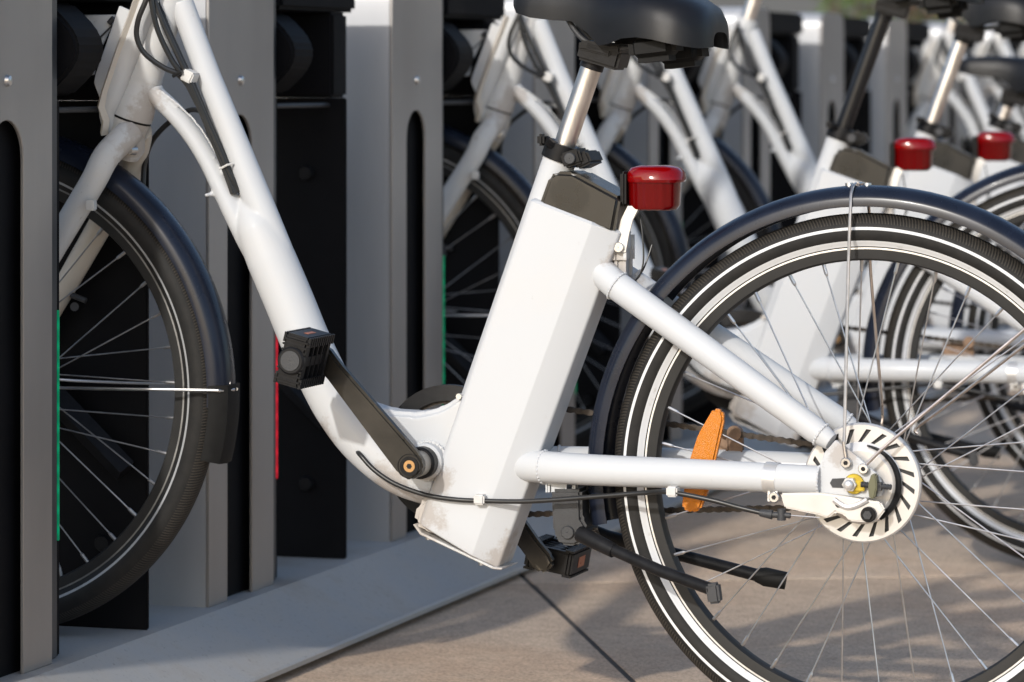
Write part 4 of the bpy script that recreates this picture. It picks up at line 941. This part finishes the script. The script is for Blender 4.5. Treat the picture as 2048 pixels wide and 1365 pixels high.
def battery_mat():
    m, nt, b = mat_nodes('battery_plastic'); L = nt.links
    tc = nt.nodes.new('ShaderNodeTexCoord')
    n1 = N(nt, 'ShaderNodeTexNoise', Scale=26.0, Detail=6.0, Roughness=0.65); L.new(tc.outputs['Object'], n1.inputs['Vector'])
    c = P(1140, 395, -0.038)
    sub = N(nt, 'ShaderNodeVectorMath', operation='DISTANCE'); L.new(tc.outputs['Object'], sub.inputs[0]); sub.inputs[1].default_value = (c.x, c.y, c.z)
    ad = N(nt, 'ShaderNodeMath', operation='MULTIPLY_ADD'); L.new(n1.outputs['Fac'], ad.inputs[0]); ad.inputs[1].default_value = -0.045; L.new(sub.outputs['Value'], ad.inputs[2])
    r = ramp(nt, [(0.0, (0.004, 0.0045, 0.005)), (0.003, (0.014, 0.013, 0.0115))], 'LINEAR'); 
    L.new(ad.outputs[0], r.inputs['Fac']); L.new(r.outputs['Color'], b.inputs['Base Color'])
    mr = N(nt, 'ShaderNodeMapRange'); mr.inputs['To Min'].default_value = 0.18; mr.inputs['To Max'].default_value = 0.4; L.new(n1.outputs['Fac'], mr.inputs['Value']); L.new(mr.outputs['Result'], b.inputs['Roughness'])
    return m
M['battery'] = battery_mat()
M['tyre_rear'] = tyre_mat('tyre_rear', [(0.2890, 0.2962), (0.3096, 0.3132)])
M['tyre_front'] = tyre_mat('tyre_front', [(0.2945, 0.2978)], 0.55)  # ring greyed so its colour carries the front wheel's shade
M['black_post'] = simple('black_seat_post', (0.008, 0.008, 0.009), 0.3, 0.0, spec=0.3)

bike = build_bike()
tag(bike, 'large white step-through electric bicycle in sharp focus nearest the camera', 'bicycle', 'bicycles locked in the docking row')
BIKES = [   # dock, lift of the saddle, black post, label
    (2, 0.095, True, 'white bicycle with a raised black seat post, first one behind the empty dock'),
    (3, 0.06, False, 'blurred white bicycle with silver seat post, second behind the empty dock'),
    (4, -0.075, False, 'blurred white bicycle with a low black saddle at the right edge'),
    (7, 0.02, False, 'first small blurred white bicycle past the two empty docks'),
    (8, 0.0, False, 'small blurred white bicycle, second past the two empty docks'),
    (9, 0.03, False, 'small blurred white bicycle, third past the two empty docks'),
    (10, 0.0, False, 'tiny blurred white bicycle, next to last in the far row'),
    (11, 0.05, False, 'tiny blurred white bicycle at the far end of the row'),
]
s0, s1 = P(894, 975), P(1122, 312); SAX = (s1 - s0).normalized()
for k, lift, black, text in BIKES:
    skip = () if k <= 4 else ('spoke', 'chain_link', 'bolt', 'bolt_recess_shade', 'screw', 'wire', 'cable_tie', 'pin')
    c = copy_tree(bike, None, skip)
    yaw = R({2: 8.0, 3: 8.0, 4: 6.0}.get(k, random.uniform(-1, 5)))
    c.rotation_euler = (0, 0, yaw)
    c.location = (-1.05 + 1.05 * math.cos(yaw), k * PITCH - 0.02 + 1.05 * math.sin(yaw) + (0.05 if k < 5 else 0), 0)
    tag(c, text, 'bicycle', 'bicycles locked in the docking row')
    for ch in c.children:
        base = ch.name.split('.')[0]
        if base in ('rear_wheel', 'front_wheel'): ch.rotation_euler = (0, R(random.uniform(70, 250)), 0)
        if base == 'tail_light': ch.location = (0, 0, 0.010)
        if base in ('seat_post', 'saddle'): ch.location = SAX * lift
        if base == 'seat_post':
            me = ch.data.copy(); ch.data = me
            for v in me.vertices:
                if (v.co - s1).dot(SAX) < 0: v.co -= SAX * 0.1
            if black: me.materials[0] = M['black_post']

# ------------------------------------------------------------------ far background
M['slate'] = simple('slate_wall', (0.06, 0.065, 0.07), 0.7, var=0.1, scale=2)
M['pale'] = simple('pale_render', (0.2, 0.21, 0.21), 0.7, var=0.1, scale=3)
M['glass'] = simple('window_glass', (0.05, 0.06, 0.07), 0.08, 0.0, var=0.1)
M['leaf'] = simple('leaf_green', (0.075, 0.13, 0.02), 0.5, var=0.5, scale=8)
M['leaf_red'] = simple('leaf_russet', (0.14, 0.06, 0.025), 0.5, var=0.5, scale=8)
M['bark'] = simple('bark', (0.09, 0.065, 0.045), 0.85, var=0.4, bump=0.5)
bd = empty('building', (0, 31, 0)); tag(bd, 'dark slate-grey building behind the far end of the docking row', 'building')
bm = bmesh.new(); box(bm, (-45, 0, -0.02), (25, 8, 9)); new_obj('wall', bm, M['slate'], bd)
bm = bmesh.new(); box(bm, (-45.2, -0.3, 9), (25.2, 8.2, 9.4)); new_obj('roof_edge', bm, M['pale'], bd)
pm = None
for i in range(18):
    x = -44 + 3.9 * i + (0.35 if i == 10 else 0)
    bm = bmesh.new(); box(bm, (x - 0.25, -0.18, 0), (x + 0.25, -0.004, 9), 0.01, 1)
    new_obj('pilaster', bm, M['pale'], bd)
    for z in (1.7, 4.6):
        bm = bmesh.new(); box(bm, (x + 0.8, -0.03, z), (x + 3.1, -0.003, z + 2.0)); w = new_obj('window', bm, M['glass'], bd)
        bm = bmesh.new()
        for q in (0.8, 1.92, 3.06): box(bm, (x + q - 0.03, -0.075, z), (x + q + 0.07, -0.032, z + 2.0))
        new_obj('window_frame', bm, M['pale'], w)
def shrub(loc, h, r, mats, label, n=1500):
    root = empty('shrub', loc); tag(root, label, 'shrub', 'shrubs in front of the building')
    bm = bmesh.new()
    for k in range(6):
        a = k * 1.05; tube(bm, [(0.03 * math.cos(a), 0.03 * math.sin(a), 0), (r * 0.35 * math.cos(a), r * 0.35 * math.sin(a), h * 0.5), (r * 0.6 * math.cos(a), r * 0.6 * math.sin(a), h * 0.85)], [0.03, 0.02, 0.008], 6)
    new_obj('stem', bm, M['bark'], root)
    for mi, m in enumerate(mats):
        bm = bmesh.new(); rnd = random.Random(mi + int(abs(loc[0]) * 10))
        for k in range(n):
            a = rnd.uniform(0, 6.283); zz = rnd.uniform(0.12, 1.0); rr = r * math.sqrt(rnd.random()) * (0.65 + 0.35 * math.sin(zz * 3.0)) * rnd.uniform(0.85, 1.12)
            c = Vector((rr * math.cos(a), rr * math.sin(a), zz * h)); s_ = rnd.uniform(0.02, 0.04)
            d = Vector((rnd.gauss(0, 1), rnd.gauss(0, 1), rnd.gauss(0, 1))).normalized(); e = d.orthogonal().normalized()
            f = d.cross(e)
            bm.faces.new([bm.verts.new(c + e * s_), bm.verts.new(c + f * s_ * 0.45), bm.verts.new(c - e * s_), bm.verts.new(c - f * s_ * 0.45)])
        tag(new_obj('foliage', bm, m, root), kind='stuff')
shrub((-4.42, 20, 0), 1.9, 0.30, [M['leaf']], 'green shrub at the top edge, left of the russet one')
shrub((-3.95, 20.4, 0), 1.9, 0.36, [M['leaf_red'], M['leaf']], 'russet shrub at the top edge above the far docking posts')
